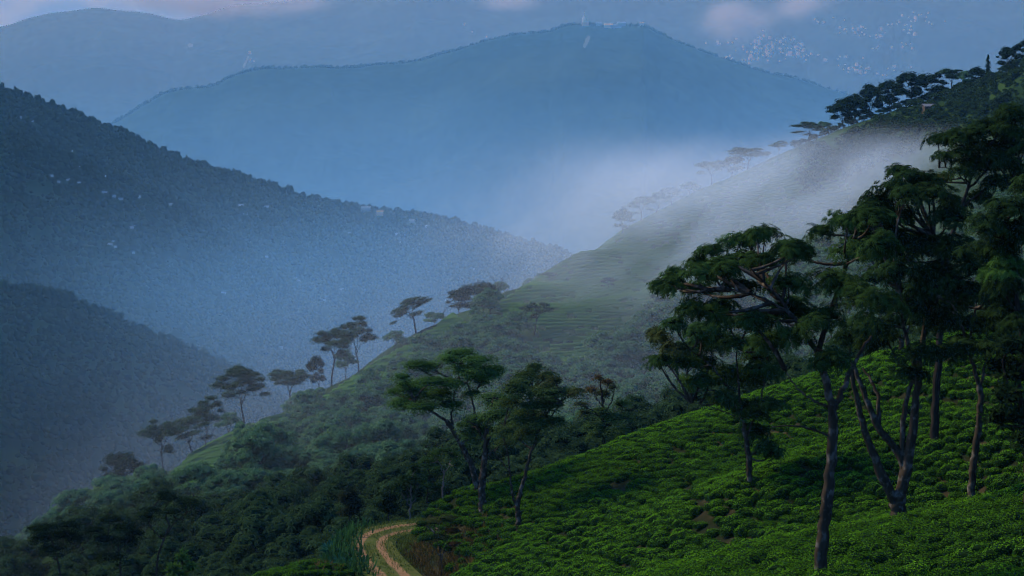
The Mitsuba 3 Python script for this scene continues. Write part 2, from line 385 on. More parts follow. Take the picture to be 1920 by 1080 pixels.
def tuft(leaves, pairs, seed, droop=0.55, rise=0.25):
    """A tip's rosette of feathery leaves about one unit across: each leaf a drooping stem with pairs of narrow leaflets."""
    r = np.random.default_rng(seed)
    V, Fc = [], []
    for k in range(leaves):
        az = 2 * np.pi * (k + r.uniform(-.3, .3)) / leaves
        L = r.uniform(0.75, 1.1)
        up = rise * r.uniform(0.3, 1.6)
        d = np.array([np.cos(az), np.sin(az), 0]); s = np.array([-np.sin(az), np.cos(az), 0])
        P = lambda u: d * (u * L) + np.array([0, 0, up * u - droop * u * u])
        if pairs == 0:
            w = 0.16
            V += [P(0.05), P(0.55) + s * w, P(1.0), P(0.55) - s * w]
            b = len(V) - 4; Fc += [[b, b + 1, b + 2], [b, b + 2, b + 3]]
            continue
        for j in range(pairs):
            u = 0.22 + 0.72 * (j + 0.5) / pairs
            ll = 0.36 * (1 - 0.5 * abs(2 * u - 1))
            for sg in (-1, 1):
                tip = P(u) + s * sg * ll + d * 0.20 * L + np.array([0, 0, -0.10 - r.uniform(0, .08)])
                V += [P(u - 0.055), P(u + 0.075), tip]
                b = len(V) - 3; Fc += [[b, b + 1, b + 2]]
    return np.array(V), np.array(Fc)


def place_many(geo, template, pos, axis, size, rng, col):
    tv, tf = template
    n = len(pos)
    axis = axis / np.linalg.norm(axis, axis=1, keepdims=True)
    h = np.cross(axis, np.where(np.abs(axis[:, :1]) < 0.8, [1.0, 0, 0], [0, 1.0, 0])); h /= np.linalg.norm(h, axis=1, keepdims=True)
    g = np.cross(axis, h)
    a = rng.uniform(0, 2 * np.pi, n)[:, None]
    x, y = h * np.cos(a) + g * np.sin(a), -h * np.sin(a) + g * np.cos(a)
    R = np.stack([x, y, axis], -1) * np.broadcast_to(size, (n,))[:, None, None]
    v = np.einsum('nij,kj->nki', R, tv) + pos[:, None]
    f = tf[None] + (np.arange(n) * len(tv))[:, None, None]
    geo.add(v.reshape(-1, 3), f.reshape(-1, 3), np.repeat(col, len(tv), axis=0))


FINE = [tuft(6, 5, 1), tuft(7, 5, 2), tuft(5, 6, 3)]
MEDIUM = [tuft(6, 2, 11), tuft(5, 2, 12), tuft(6, 2, 13)]
COARSE = [tuft(5, 0, 21), tuft(6, 0, 22), tuft(5, 0, 23)]
BROAD = [tuft(5, 0, 31, 0.2, 0.5), tuft(6, 0, 32, 0.1, 0.6), tuft(4, 0, 33, 0.3, 0.3)]
GREEN = ((0.020, 0.046, 0.014), (0.045, 0.095, 0.022))
DEEP = ((0.012, 0.028, 0.010), (0.032, 0.064, 0.018))
OLIVE = ((0.035, 0.050, 0.016), (0.075, 0.090, 0.028))
RUST = ((0.06, 0.035, 0.014), (0.11, 0.075, 0.02))
FRESH = ((0.035, 0.085, 0.018), (0.075, 0.16, 0.03))


def tint(rng, n, pal, spread=1.0):
    t = np.clip(rng.normal(0.45, 0.28 * spread, n), 0, 1)[:, None]
    return np.array(pal[0]) * (1 - t) + np.array(pal[1]) * t


HEART = [(lambda v, f: (v * (1 + 0.55 * (meshkit.fbm(v * 1.9 + k, 2, k) - 0.5)[:, None]), f))(np.array(trimesh.creation.icosphere(1, 1.0).vertices), np.array(trimesh.creation.icosphere(1, 1.0).faces)) for k in range(4)]


def pad(geo, c, r, n, rng, kit, size, pal, heart=0.66):
    """A layered mass of leaf tufts round c with half-axes r, fuller towards its upper surface, ragged at the rim."""
    d = rng.normal(size=(n, 3)); d /= np.linalg.norm(d, axis=1, keepdims=True)
    d[:, 2] = np.abs(d[:, 2]) * np.where(rng.random(n) < 0.72, 1, -0.6)
    rad = rng.random(n) ** 0.42 * rng.uniform(0.82, 1.16, n)
    p = np.asarray(c) + d * rad[:, None] * np.asarray(r)
    p[:, 2] -= 0.16 * ((p[:, 0] - c[0]) ** 2 / r[0] ** 2 + (p[:, 1] - c[1]) ** 2 / r[1] ** 2) * r[2]
    ax = d * [0.75, 0.75, 0.3] + [0, 0, 0.75] + rng.normal(0, 0.22, (n, 3))
    ax[:, 2] = np.maximum(ax[:, 2], 0.15)
    k = rng.integers(0, len(kit), n)
    col = tint(rng, n, pal) * rng.uniform(0.85, 1.15)
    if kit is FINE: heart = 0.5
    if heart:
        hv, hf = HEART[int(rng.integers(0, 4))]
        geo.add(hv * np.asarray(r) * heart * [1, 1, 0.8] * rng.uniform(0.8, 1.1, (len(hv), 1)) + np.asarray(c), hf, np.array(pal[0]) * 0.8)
    for i in range(len(kit)):
        m = k == i
        if m.any(): place_many(geo, kit[i], p[m], ax[m], size * rng.uniform(0.7, 1.25, m.sum()), rng, col[m])
    return p


def dist_limb(limbs, c):
    best = None
    for p in limbs:
        low = p[p[:, 2] < c[2] + 0.2]
        if len(low) == 0: continue
        q = np.linalg.norm((low - c) * [1, 1, 0.8], axis=1)
        k = int(np.argmin(q))
        if best is None or q[k] < best[0]: best = (q[k], low[k], p)
    return best


def put(key, trunk, crown, label, cat='tree', group=None, kind=None, bark='dark_bark', to=None, sub=True):
    """A tree as a thing: trunk and crown are parts of it."""
    if trunk is not None: scene[key + '__trunk'] = trunk if to is None else {**trunk, 'to_world': to}
    if crown is not None: scene[key + '__crown'] = crown if to is None else {**crown, 'to_world': to}
    tag(key, label, cat, group, kind)


# ------------------------------------------------------------------ the ground under a point
def ground(x, y):
    z = -1e9
    if NEAR.inside(np.array(x), np.array(y)): z = float(NEAR(x, y))
    if MID.inside(np.array(x), np.array(y)): z = max(z, float(MID(x, y)))
    return z


def photo_tree(label, d, limbs, pads, seed, name='shade_tree', kit=FINE, size=0.55, dens=1.0, pal=GREEN, bark='bark', group=None, depth=1.0, base=True, r=0.26, cat='tree', fill=0.0):
    """A tree whose limbs and leaf masses are given as seen, in photo pixels at the distance d, and spread in depth round the trunk.
    limbs: [(pixel path, r0, r1, depth offset at the end)], the first starting at the foot; pads: (px, py, rx, ry[, palette])."""
    rng = np.random.default_rng(seed)
    g, lv = Geo(), Geo()
    paths = []
    for i, (path, r0, r1, off) in enumerate(limbs):
        P = []
        for k, (px, py) in enumerate(path):
            P.append(pt(px, py, d) + np.array([0, off * (k / (len(path) - 1)) ** 1.2 if i else 0, 0]))
        if i:                                   # start on the limb it leaves
            q = min((p for pp in paths for p in pp), key=lambda p: (p[0] - P[0][0]) ** 2 + (p[2] - P[0][2]) ** 2 + 0.02 * (p[1] - d) ** 2)
            for k in range(len(P)): P[k][1] += q[1] - d
            P[0] = q.copy()
        elif base:
            z = ground(P[0][0], P[0][1])
            if z > -1e8: P.insert(0, np.array([P[0][0], P[0][1], min(z, P[0][2]) - 0.4]))
            if P[0][2] > P[1][2] - 0.35: del P[1]
        pp = g.tube(P, r0 * r / 0.26, r1 * r / 0.26, n=5 * len(P), sides=9 if kit is FINE else 6, rng=rng, wob=0.03 * d / 100)
        paths.append(pp)
        if i == 0 and base:                      # root flare
            g.tube([pp[0], pp[0] + (pp[2] - pp[0]) * 0.8], r0 * r / 0.26 * 1.55, r0 * r / 0.26 * 0.9, n=4, sides=9, rng=rng)
    if fill:
        more = []
        for _ in range(int(fill * len(pads))):
            a = pads[rng.integers(0, len(pads))]; b = min((q for q in pads if q is not a), key=lambda q: math.hypot(q[0] - a[0], (q[1] - a[1]) * 1.6) * rng.uniform(0.6, 1.6))
            t = rng.uniform(0.25, 0.75)
            more.append((a[0] + (b[0] - a[0]) * t + rng.normal(0, 4), a[1] + (b[1] - a[1]) * t + rng.normal(0, 4), 0.75 * min(a[2], b[2]) + 3, 0.8 * min(a[3], b[3]) + 2) + tuple(a[4:]))
        pads = list(pads) + more
    cx = np.mean([q[0] for q in pads]); half = max(abs(q[0] - cx) for q in pads) / F * d + 1
    for q in pads:
        px, py, rx, ry = q[:4]
        pl = q[4] if len(q) > 4 else pal
        R = np.array([rx, 0.8 * rx, ry]) / F * d
        u = (px - cx) / F * d / half
        off = rng.uniform(-1, 1) * 0.55 * half * math.sqrt(max(0.08, 1 - u * u)) * depth
        c = pt(px, py, d) + [0, off, 0]
        n = int(dens * 16 * (R[0] + 0.25) * (R[1] + 0.25) * (R[2] + 0.5) ** 0.6 / size ** 1.6 * 0.30) + 6
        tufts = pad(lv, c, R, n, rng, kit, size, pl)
        b = dist_limb(paths, c - [0, 0, 0.5 * R[2]])
        if b is not None:
            q0 = b[1]; e = c - [0, 0, 0.35 * R[2]]
            mid = (q0 + e) / 2 + np.array([0, 0, -0.05 * np.linalg.norm(e - q0)]) + rng.normal(0, 0.07, 3) * np.linalg.norm(e - q0)
            L = np.linalg.norm(e - q0)
            pp = g.tube([q0, mid, e], min(0.024 * L + 0.03, 0.12) * (d / 80) ** 0.3, 0.018 * (d / 80), n=7, sides=5, rng=rng)
            for t in tufts[rng.choice(len(tufts), min(len(tufts), 5 if kit is not COARSE else 3), replace=False)]:
                s = pp[rng.integers(3, 7)]
                g.tube([s, (s + t) / 2 + [0, 0, -0.05], t], 0.022 * (d / 80) ** .8, 0.009 * (d / 80), n=4, sides=4)
    key = numbered(name)
    put(key, g.ply(bark, smooth=True), lv.ply('leaf'), label, cat, group)
    return key


# ------------------------------------------------------------------ the shade trees on the near slope
photo_tree('tall slender shade tree with speckled trunk forking twice, nearest of all the trees', 62,
           [([(1537, 1092), (1548, 960), (1560, 840), (1562, 780)], .27, .19, 0), ([(1562, 780), (1548, 712), (1533, 664)], .17, .13, 0), ([(1533, 664), (1490, 600), (1440, 540), (1400, 500)], .10, .03, -1.5),
            ([(1533, 664), (1560, 590), (1600, 490), (1622, 420)], .12, .03, 1.5), ([(1564, 775), (1590, 720), (1612, 686), (1650, 640)], .13, .05, 1.5), ([(1550, 815), (1500, 797), (1440, 792)], .05, .02, -1), ([(1490, 600), (1400, 545), (1300, 535)], .05, .02, -2),
            ([(1556, 760), (1510, 742), (1480, 700)], .05, .02, 1)],
           [(1450, 440, 32, 9), (1468, 452, 25, 12), (1400, 458, 42, 13), (1345, 476, 40, 12), (1295, 503, 34, 10), (1262, 524, 28, 8), (1238, 533, 20, 5), (1430, 492, 70, 20), (1360, 512, 50, 14), (1500, 472, 40, 15), (1480, 530, 60, 22), (1395, 540, 45, 12), (1318, 548, 40, 8), (1285, 568, 24, 7), (1330, 575, 45, 10),
            (1400, 590, 60, 18), (1480, 590, 60, 22), (1560, 520, 50, 25), (1545, 590, 50, 25), (1600, 470, 50, 25), (1580, 410, 32, 12), (1620, 400, 50, 16), (1560, 440, 35, 15), (1650, 460, 50, 30), (1620, 550, 60, 30), (1470, 650, 45, 16), (1540, 655, 40, 14)], 101, fill=0.9, bark='bark', dens=0.9, size=0.47, pal=((0.020, 0.044, 0.013), (0.050, 0.100, 0.024)))
photo_tree('broad shade tree whose short bole splits into four thick curving trunks', 80,
           [([(1683, 992), (1684, 960), (1686, 925)], .50, .36, 0), ([(1684, 945), (1640, 862), (1606, 765), (1590, 690)], .27, .10, -1), ([(1688, 925), (1690, 860), (1650, 802), (1622, 730), (1600, 680)], .26, .09, 1), ([(1655, 806), (1650, 735), (1634, 702)], .14, .05, 1.5),
            ([(1692, 930), (1712, 800), (1722, 700), (1735, 600)], .30, .10, 0), ([(1697, 880), (1703, 770), (1728, 700), (1760, 620)], .16, .06, 2), ([(1722, 700), (1690, 620), (1670, 540)], .14, .04, -2), ([(1735, 600), (1770, 520), (1760, 440)], .12, .04, 1), ([(1715, 720), (1690, 680), (1680, 640)], .09, .03, 2)],
           [(1700, 318, 34, 8), (1735, 330, 35, 12), (1665, 348, 40, 12), (1640, 372, 40, 12), (1610, 388, 32, 9), (1720, 360, 55, 20), (1680, 400, 60, 24), (1760, 400, 55, 30), (1640, 430, 50, 24), (1600, 440, 35, 15), (1700, 450, 65, 30), (1770, 460, 60, 32), (1660, 500, 65, 28), (1740, 530, 65, 32),
            (1800, 540, 50, 36), (1690, 570, 70, 32), (1620, 600, 60, 22), (1760, 600, 60, 32), (1650, 640, 65, 20), (1715, 650, 55, 24), (1780, 655, 50, 18), (1700, 690, 40, 12), (1600, 640, 40, 18), (1830, 480, 50, 30)], 102, fill=0.9, bark='bark', dens=0.85, size=0.52, pal=DEEP)
photo_tree('thin leaning shade tree with pale blotched trunk at the right, third trunk from the front', 85,
           [([(1820, 952), (1828, 850), (1838, 740), (1836, 722)], .21, .15, 0), ([(1836, 722), (1815, 660), (1795, 600), (1770, 560)], .12, .04, -1), ([(1838, 728), (1850, 690), (1862, 620)], .09, .03, 1), ([(1810, 650), (1830, 590), (1850, 530)], .08, .03, 1.5)],
           [(1800, 570, 50, 22), (1850, 600, 45, 20), (1860, 540, 45, 28), (1815, 610, 50, 18), (1770, 560, 45, 18), (1890, 580, 40, 20), (1840, 640, 40, 14), (1790, 640, 40, 12), (1870, 500, 45, 22)], 103, fill=1.0, bark='bark', dens=1.0, size=0.6, pal=DEEP)
photo_tree('light leafy shade tree with whitish trunk foot, left of the tall forked one', 97,
           [([(1407, 922), (1402, 850), (1394, 790)], .21, .13, 0), ([(1394, 790), (1372, 742), (1338, 692), (1290, 650)], .10, .03, -1.5), ([(1396, 800), (1385, 720), (1380, 650)], .10, .03, 0), ([(1398, 820), (1430, 750), (1450, 690)], .08, .03, 1.5), ([(1372, 742), (1320, 725), (1280, 730)], .05, .02, -2), ([(1394, 790), (1350, 770), (1300, 760)], .04, .015, 1)],
           [(1262, 598, 30, 9), (1300, 612, 36, 10), (1230, 622, 24, 7, OLIVE), (1258, 645, 32, 9, OLIVE), (1240, 682, 26, 7), (1280, 676, 36, 10), (1320, 655, 50, 15), (1375, 640, 55, 20), (1400, 590, 40, 15), (1430, 690, 50, 20), (1440, 640, 50, 20), (1395, 710, 55, 20), (1340, 705, 45, 14), (1290, 715, 26, 8), (1400, 770, 50, 18), (1440, 755, 40, 18), (1420, 815, 40, 14),
            (1360, 760, 36, 13), (1445, 840, 24, 10), (1330, 620, 40, 14)], 104, fill=0.8, bark='bark', dens=0.85, size=0.6)
photo_tree('shade tree behind the one with four trunks, only its pale trunk in the open', 125,
           [([(1690, 742), (1692, 690), (1690, 640)], .27, .2, 0), ([(1690, 640), (1660, 580), (1640, 520)], .12, .05, 1), ([(1690, 640), (1720, 580), (1740, 520)], .12, .05, -1)],
           [(1660, 560, 50, 20), (1720, 540, 55, 22), (1690, 600, 60, 18), (1640, 520, 40, 16), (1760, 500, 45, 20)], 105, bark='bark', dens=0.7, size=0.75, kit=MEDIUM, pal=DEEP)
photo_tree('highest shade tree at the upper right, flat sprays of leaves over a slanting dark trunk', 96,
           [([(1752, 800), (1762, 640), (1783, 450), (1815, 350), (1836, 285)], .26, .07, 0), ([(1815, 350), (1860, 310), (1900, 270)], .07, .03, 1), ([(1800, 390), (1850, 350), (1890, 330)], .07, .03, -1), ([(1830, 300), (1800, 270), (1775, 262)], .05, .02, -1), ([(1812, 352), (1790, 320), (1770, 315)], .05, .02, 1)],
           [(1885, 208, 30, 8), (1912, 215, 30, 12), (1845, 236, 42, 11), (1800, 250, 36, 8), (1772, 258, 26, 6), (1880, 245, 48, 14), (1910, 275, 36, 20), (1850, 270, 46, 12), (1795, 283, 32, 8), (1770, 290, 22, 6), (1830, 300, 40, 11), (1790, 318, 28, 7), (1880, 305, 50, 18), (1860, 340, 40, 14), (1915, 335, 36, 25), (1840, 370, 36, 14), (1800, 380, 30, 12), (1755, 340, 26, 10, OLIVE)], 106, fill=0.9, dens=1.0, size=0.62, pal=DEEP, bark='dark_bark')
photo_tree('dark shade tree at the right edge with one fresh green spray low on its side', 74,
           [([(1945, 930), (1925, 700), (1900, 520), (1885, 420)], .24, .06, 0), ([(1900, 520), (1870, 470), (1850, 430)], .08, .03, 1), ([(1915, 600), (1880, 550), (1850, 520)], .06, .02, -1)],
           [(1880, 385, 50, 26), (1840, 420, 45, 22), (1900, 440, 45, 30), (1860, 470, 45, 20), (1900, 500, 40, 14, FRESH), (1868, 512, 34, 9, FRESH), (1895, 540, 45, 22), (1900, 600, 40, 24), (1930, 420, 40, 30), (1930, 350, 40, 26), (1920, 650, 30, 20)], 107, fill=1.2, dens=1.0, size=0.55, pal=DEEP, bark='dark_bark')
photo_tree('black bushy broadleaf tree filling the right edge beside the tea', 72,
           [([(1925, 870), (1918, 800), (1912, 720)], .2, .08, 0), ([(1915, 760), (1890, 720), (1880, 680)], .07, .03, 0)],
           [(1895, 650, 36, 22), (1880, 690, 34, 26), (1912, 700, 40, 34), (1885, 740, 36, 28), (1910, 780, 40, 30), (1925, 820, 34, 30), (1880, 790, 24, 18), (1930, 650, 36, 26)], 108, name='bushy_tree', dens=1.6, size=0.42, kit=BROAD, pal=((0.008, 0.018, 0.008), (0.02, 0.04, 0.012)), bark='dark_bark')

# the pair over the end of the road, and their neighbours
photo_tree('wide umbrella-crowned shade tree leaning left over the end of the dirt road', 138,
           [([(899, 945), (886, 880), (862, 828), (838, 790)], .34, .2, 0), ([(838, 790), (805, 765), (775, 740)], .13, .04, -1.5), ([(845, 800), (850, 750), (860, 715)], .12, .04, 1.5), ([(865, 832), (890, 790), (884, 745), (872, 700), (868, 680)], .13, .05, 0), ([(884, 745), (905, 715), (920, 700)], .06, .03, 1)],
           [(862, 662, 40, 8), (895, 672, 44, 9), (842, 678, 28, 8), (880, 690, 50, 11), (930, 692, 26, 6), (905, 705, 36, 9), (780, 690, 36, 9), (815, 704, 42, 10), (755, 704, 24, 7), (850, 712, 36, 10), (740, 738, 26, 7), (775, 728, 42, 11), (820, 735, 45, 12), (795, 752, 44, 12), (845, 758, 34, 12), (760, 752, 26, 9), (885, 735, 26, 8)], 111, fill=0.9, pal=((0.038, 0.084, 0.020), (0.085, 0.175, 0.036)), dens=1.25, size=0.62, kit=MEDIUM, group=None)
photo_tree('upright shade tree with thick reddish foot on the tea edge, right of the umbrella-crowned one', 132,
           [([(904, 957), (905, 890), (911, 835), (912, 805)], .36, .2, 0), ([(911, 835), (935, 800), (950, 775)], .11, .04, 1.2), ([(910, 830), (890, 795), (876, 785)], .1, .04, -1), ([(912, 805), (918, 770), (925, 745)], .1, .04, 0), ([(908, 860), (930, 838), (945, 820)], .07, .03, -1)],
           [(900, 785, 36, 9), (940, 770, 40, 11), (925, 748, 38, 9), (872, 800, 26, 7), (960, 795, 26, 9), (905, 812, 34, 8), (945, 815, 30, 8), (880, 822, 20, 6), (965, 745, 26, 8)], 112, fill=1.1, pal=((0.034, 0.070, 0.020), (0.072, 0.140, 0.034)), dens=1.0, size=0.6, kit=MEDIUM)
photo_tree('shade tree with two thin stems joined at the foot on the shaded tea', 121,
           [([(973, 988), (971, 955), (975, 925)], .25, .19, 0), ([(971, 950), (957, 900), (953, 850), (945, 820)], .11, .04, -1), ([(975, 925), (990, 870), (1003, 830), (1022, 785)], .16, .06, .5), ([(1003, 830), (1000, 780), (998, 735)], .09, .03, 1), ([(1010, 815), (1045, 765), (1060, 740)], .07, .03, -1), ([(957, 890), (930, 850), (915, 830)], .05, .02, 0)],
           [(1003, 693, 20, 8), (985, 708, 32, 10), (965, 725, 36, 11), (1020, 728, 45, 12), (1055, 735, 36, 9), (1082, 728, 20, 6, OLIVE), (1000, 755, 48, 13), (955, 752, 30, 11), (1035, 765, 40, 11), (985, 785, 46, 12), (1030, 790, 28, 8), (990, 812, 38, 9), (945, 800, 30, 10), (1040, 712, 22, 7, OLIVE), (940, 832, 24, 7)], 113, fill=1.1, dens=1.15, size=0.6, kit=MEDIUM, pal=((0.038, 0.068, 0.021), (0.080, 0.130, 0.036)))
photo_tree('upright tree with sparse rusty top and leafy lower half on the crest of the tea', 150,
           [([(1134, 860), (1133, 800), (1130, 750), (1124, 705)], .26, .05, 0), ([(1132, 790), (1105, 765), (1080, 750)], .08, .03, -1), ([(1132, 775), (1150, 745), (1155, 720)], .07, .02, 1), ([(1131, 765), (1112, 735), (1105, 715)], .06, .02, 0), ([(1133, 800), (1160, 780), (1175, 760)], .06, .02, .5), ([(1131, 760), (1138, 730), (1140, 706)], .05, .02, -.5)],
           [(1122, 706, 11, 5, RUST), (1140, 716, 14, 6, RUST), (1108, 726, 16, 6, RUST), (1150, 730, 12, 5, OLIVE), (1165, 760, 18, 8), (1148, 782, 36, 13), (1112, 796, 28, 11), (1157, 806, 34, 12), (1130, 816, 34, 11), (1125, 770, 24, 10), (1130, 740, 20, 9, OLIVE), (1088, 758, 18, 5, OLIVE), (1172, 785, 16, 7), (1098, 775, 16, 5, OLIVE)], 114, dens=1.2, pal=((0.036, 0.070, 0.020), (0.075, 0.130, 0.034)), size=0.62, kit=MEDIUM, name='sparse_tree', bark='dark_bark')
photo_tree('small twiggy shrub tree with brown stems beside the right bank of the dirt road', 117,
           [([(828, 1066), (824, 1030), (815, 1000)], .07, .03, 0), ([(826, 1050), (838, 1015), (845, 990)], .05, .02, .6), ([(825, 1040), (805, 1015), (792, 1000)], .04, .02, -.6), ([(820, 1015), (822, 990), (830, 970)], .03, .015, .3)],
           [(812, 985, 26, 8, OLIVE), (840, 975, 26, 9, OLIVE), (800, 1003, 22, 8), (848, 1000, 24, 9, RUST), (825, 1010, 26, 9, OLIVE), (790, 985, 18, 8), (850, 1020, 18, 9, RUST)], 115, dens=0.5, size=0.4, kit=MEDIUM, name='shrub_tree', cat='shrub')

# small trees along the far side of the road
for a in [('round dark broadleaf tree left of the road bend, alone', 160, 655, 985, 27, [(658, 925, 20, 15), (648, 940, 18, 14), (668, 945, 18, 14), (655, 958, 20, 10)], 121, ((0.014, 0.022, 0.012), (0.03, 0.04, 0.02))),
          ('low dark broadleaf tree behind the road, left half of a pair', 158, 728, 978, 25, [(728, 930, 17, 11), (718, 945, 15, 11), (738, 948, 16, 12), (728, 958, 14, 8)], 122, ((0.010, 0.022, 0.010), (0.025, 0.05, 0.016))),
          ('taller dark tree with a pale stem behind the road, right half of a pair', 156, 768, 982, 29, [(776, 882, 11, 7), (764, 900, 16, 11), (780, 908, 13, 9), (752, 915, 14, 10), (766, 925, 18, 11), (785, 930, 12, 10)], 123, ((0.010, 0.024, 0.010), (0.03, 0.062, 0.018)))]:
    lab, d, bx, by, tr, pads, sd, pal = a
    photo_tree(lab, d, [([(bx, by), (bx + 1, by - 25), (bx + 2, by - 60)], .13, .05, 0), ([(bx + 1, by - 30), (bx - 10, by - 50)], .05, .02, 0), ([(bx + 1, by - 25), (bx + 12, by - 50)], .05, .02, .3)], pads, sd, name='broadleaf_tree', kit=BROAD, size=0.48, dens=2.2, pal=pal, bark='dark_bark' if sd != 123 else 'pale_bark')
photo_tree('slim pale-stemmed tree with a thin flat crown in front of a dark conifer', 150, [([(830, 945), (831, 910), (832, 880)], .11, .06, 0), ([(831, 890), (845, 865), (850, 850)], .05, .02, 0), ([(831, 888), (820, 862), (812, 850)], .05, .02, .5)],
           [(835, 838, 22, 6), (815, 850, 18, 6), (850, 850, 16, 6), (800, 866, 16, 7), (858, 866, 14, 5)], 124, name='slim_tree', kit=MEDIUM, size=0.55, dens=0.8, pal=GREEN, bark='pale_bark')
photo_tree('feathery pale green tree behind the road trees, left of the slim pale-stemmed one', 168, [([(800, 985), (802, 930), (806, 890)], .15, .06, 0), ([(803, 920), (785, 890)], .06, .03, 0), ([(803, 915), (825, 890)], .06, .03, .5)],
           [(800, 868, 26, 9), (785, 885, 24, 10), (820, 885, 24, 10), (795, 905, 28, 11), (815, 915, 24, 11), (800, 930, 26, 10)], 125, kit=MEDIUM, size=0.6, dens=0.9, pal=GREEN, bark='dark_bark')

# the dark trees at the lower left
photo_tree('dark umbrella tree at the lower left with a slanting stem, tallest of its clump', 150, [([(292, 1090), (300, 1030), (318, 985)], .2, .08, 0), ([(303, 1020), (280, 985), (270, 968)], .07, .03, .5), ([(312, 1000), (345, 965), (360, 955)], .07, .03, -.5)],
           [(310, 938, 32, 8), (345, 944, 28, 7), (290, 952, 24, 7), (362, 938, 16, 4), (325, 955, 30, 7), (275, 965, 22, 6), (300, 930, 18, 5)], 131, kit=MEDIUM, size=0.6, dens=1.0, pal=((0.007, 0.016, 0.008), (0.020, 0.040, 0.013)), bark='dark_bark')
photo_tree('dark spreading tree at the lower left corner, leftmost of its clump', 148, [([(118, 1095), (108, 1050), (100, 1020)], .18, .08, 0), ([(108, 1050), (75, 1015)], .06, .03, .5), ([(106, 1040), (135, 1005)], .06, .03, -.5)],
           [(90, 985, 36, 7), (60, 995, 24, 7), (125, 985, 30, 8), (75, 1012, 30, 8), (115, 1005, 34, 9), (140, 1010, 22, 8), (95, 1030, 36, 9)], 132, kit=MEDIUM, size=0.6, dens=1.1, pal=((0.007, 0.016, 0.008), (0.020, 0.040, 0.013)), bark='dark_bark')
photo_tree('dark forked tree at the lower left between the umbrella tree and the corner tree', 152, [([(228, 1095), (225, 1050), (222, 1020)], .18, .08, 0), ([(225, 1045), (200, 1010)], .06, .03, .5), ([(224, 1035), (250, 1000)], .06, .03, -.5)],
           [(205, 975, 30, 8), (180, 990, 26, 8), (235, 985, 30, 9), (255, 1000, 24, 8), (195, 1010, 34, 10), (235, 1015, 30, 9), (215, 1035, 36, 9)], 133, kit=MEDIUM, size=0.6, dens=1.2, pal=((0.007, 0.016, 0.008), (0.020, 0.040, 0.013)), bark='dark_bark')
photo_tree('spiky fresh green bush poking up from the bottom edge at the lower left', 120, [([(338, 1140), (340, 1110), (340, 1075)], .1, .04, 0)],
           [(340, 1048, 8, 12, FRESH), (325, 1065, 12, 9, FRESH), (358, 1066, 12, 9, FRESH), (340, 1075, 18, 9, FRESH)], 134, kit=BROAD, size=0.5, dens=1.6, pal=FRESH, bark='dark_bark', name='leafy_bush', cat='bush')


# ------------------------------------------------------------------ tree kinds used many times: a crown and a trunk each, foot at the origin
def kind_tree(seed, H, W, style, kit, size, dens, pal):
    rng = np.random.default_rng(seed)
    g, lv = Geo(), Geo()
    lean = rng.normal(0, 0.05, 2) * H
    fork = {'umbrella': 0.38, 'dense': 0.16, 'scrub': 0.22}[style] * H * rng.uniform(0.85, 1.15)
    top = np.array([lean[0], lean[1], fork])
    r0 = 0.018 * H + 0.05
    g.tube([[0, 0, -0.03 * H], [lean[0] * 0.2, lean[1] * 0.5, fork * 0.5], top], r0, r0 * 0.65, n=8, sides=6, rng=rng)
    n_l = {'umbrella': 4, 'dense': 5, 'scrub': 5}[style]
    limbs = []
    for k in range(n_l):
        az = 2 * np.pi * (k + rng.uniform(-.3, .3)) / n_l
        rad = W / 2 * rng.uniform(0.45, 0.8); zt = H * rng.uniform(0.72, 0.9)
        e = np.array([math.cos(az) * rad, math.sin(az) * rad, zt])
        s = top * rng.uniform(0.75, 1.0)
        limbs.append(g.tube([s, s + (e - s) * [0.35, 0.35, 0.5], e], r0 * 0.45, r0 * 0.1, n=8, sides=5, rng=rng, wob=0.01 * H))
    n_p = {'umbrella': 24, 'dense': 26, 'scrub': 14}[style]
    for k in range(n_p):
        az = 2.39996 * k + rng.uniform(-.4, .4); q = math.sqrt((k + 0.5) / n_p) * rng.uniform(0.85, 1.1)
        if style == 'umbrella':
            z = H * (0.95 - 0.26 * q ** 2 - rng.choice([0, 0.14, 0.28, 0.42]) * rng.random()); R = [W * 0.17, W * 0.17, H * 0.06]
        elif style == 'dense':
            z = H * (0.58 + 0.36 * math.sqrt(max(0, 1 - q * q)) * rng.choice([1, 1, 0.4, -0.7]) + rng.normal(0, 0.04)); R = np.array([W * 0.18, W * 0.18, H * 0.12]) * rng.uniform(0.7, 1.35)
        else:
            z = H * (0.9 - 0.45 * q ** 2 - 0.25 * rng.random() * (k % 3 == 0)); R = [W * 0.2, W * 0.2, H * 0.13]
        c = np.array([math.cos(az) * q * W * 0.42, math.sin(az) * q * W * 0.42, z]) + [lean[0], lean[1], 0]
        R = np.array(R) * rng.uniform(0.7, 1.3)
        n = int(dens * R[0] * R[1] / size ** 2 * 3.2) + 5
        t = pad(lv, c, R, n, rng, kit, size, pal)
        b = dist_limb(limbs, c)
        if b is not None: g.tube([b[1], (b[1] + c) / 2 - [0, 0, 0.02 * H], c], r0 * 0.16, r0 * 0.05, n=4, sides=4)
    return g, lv


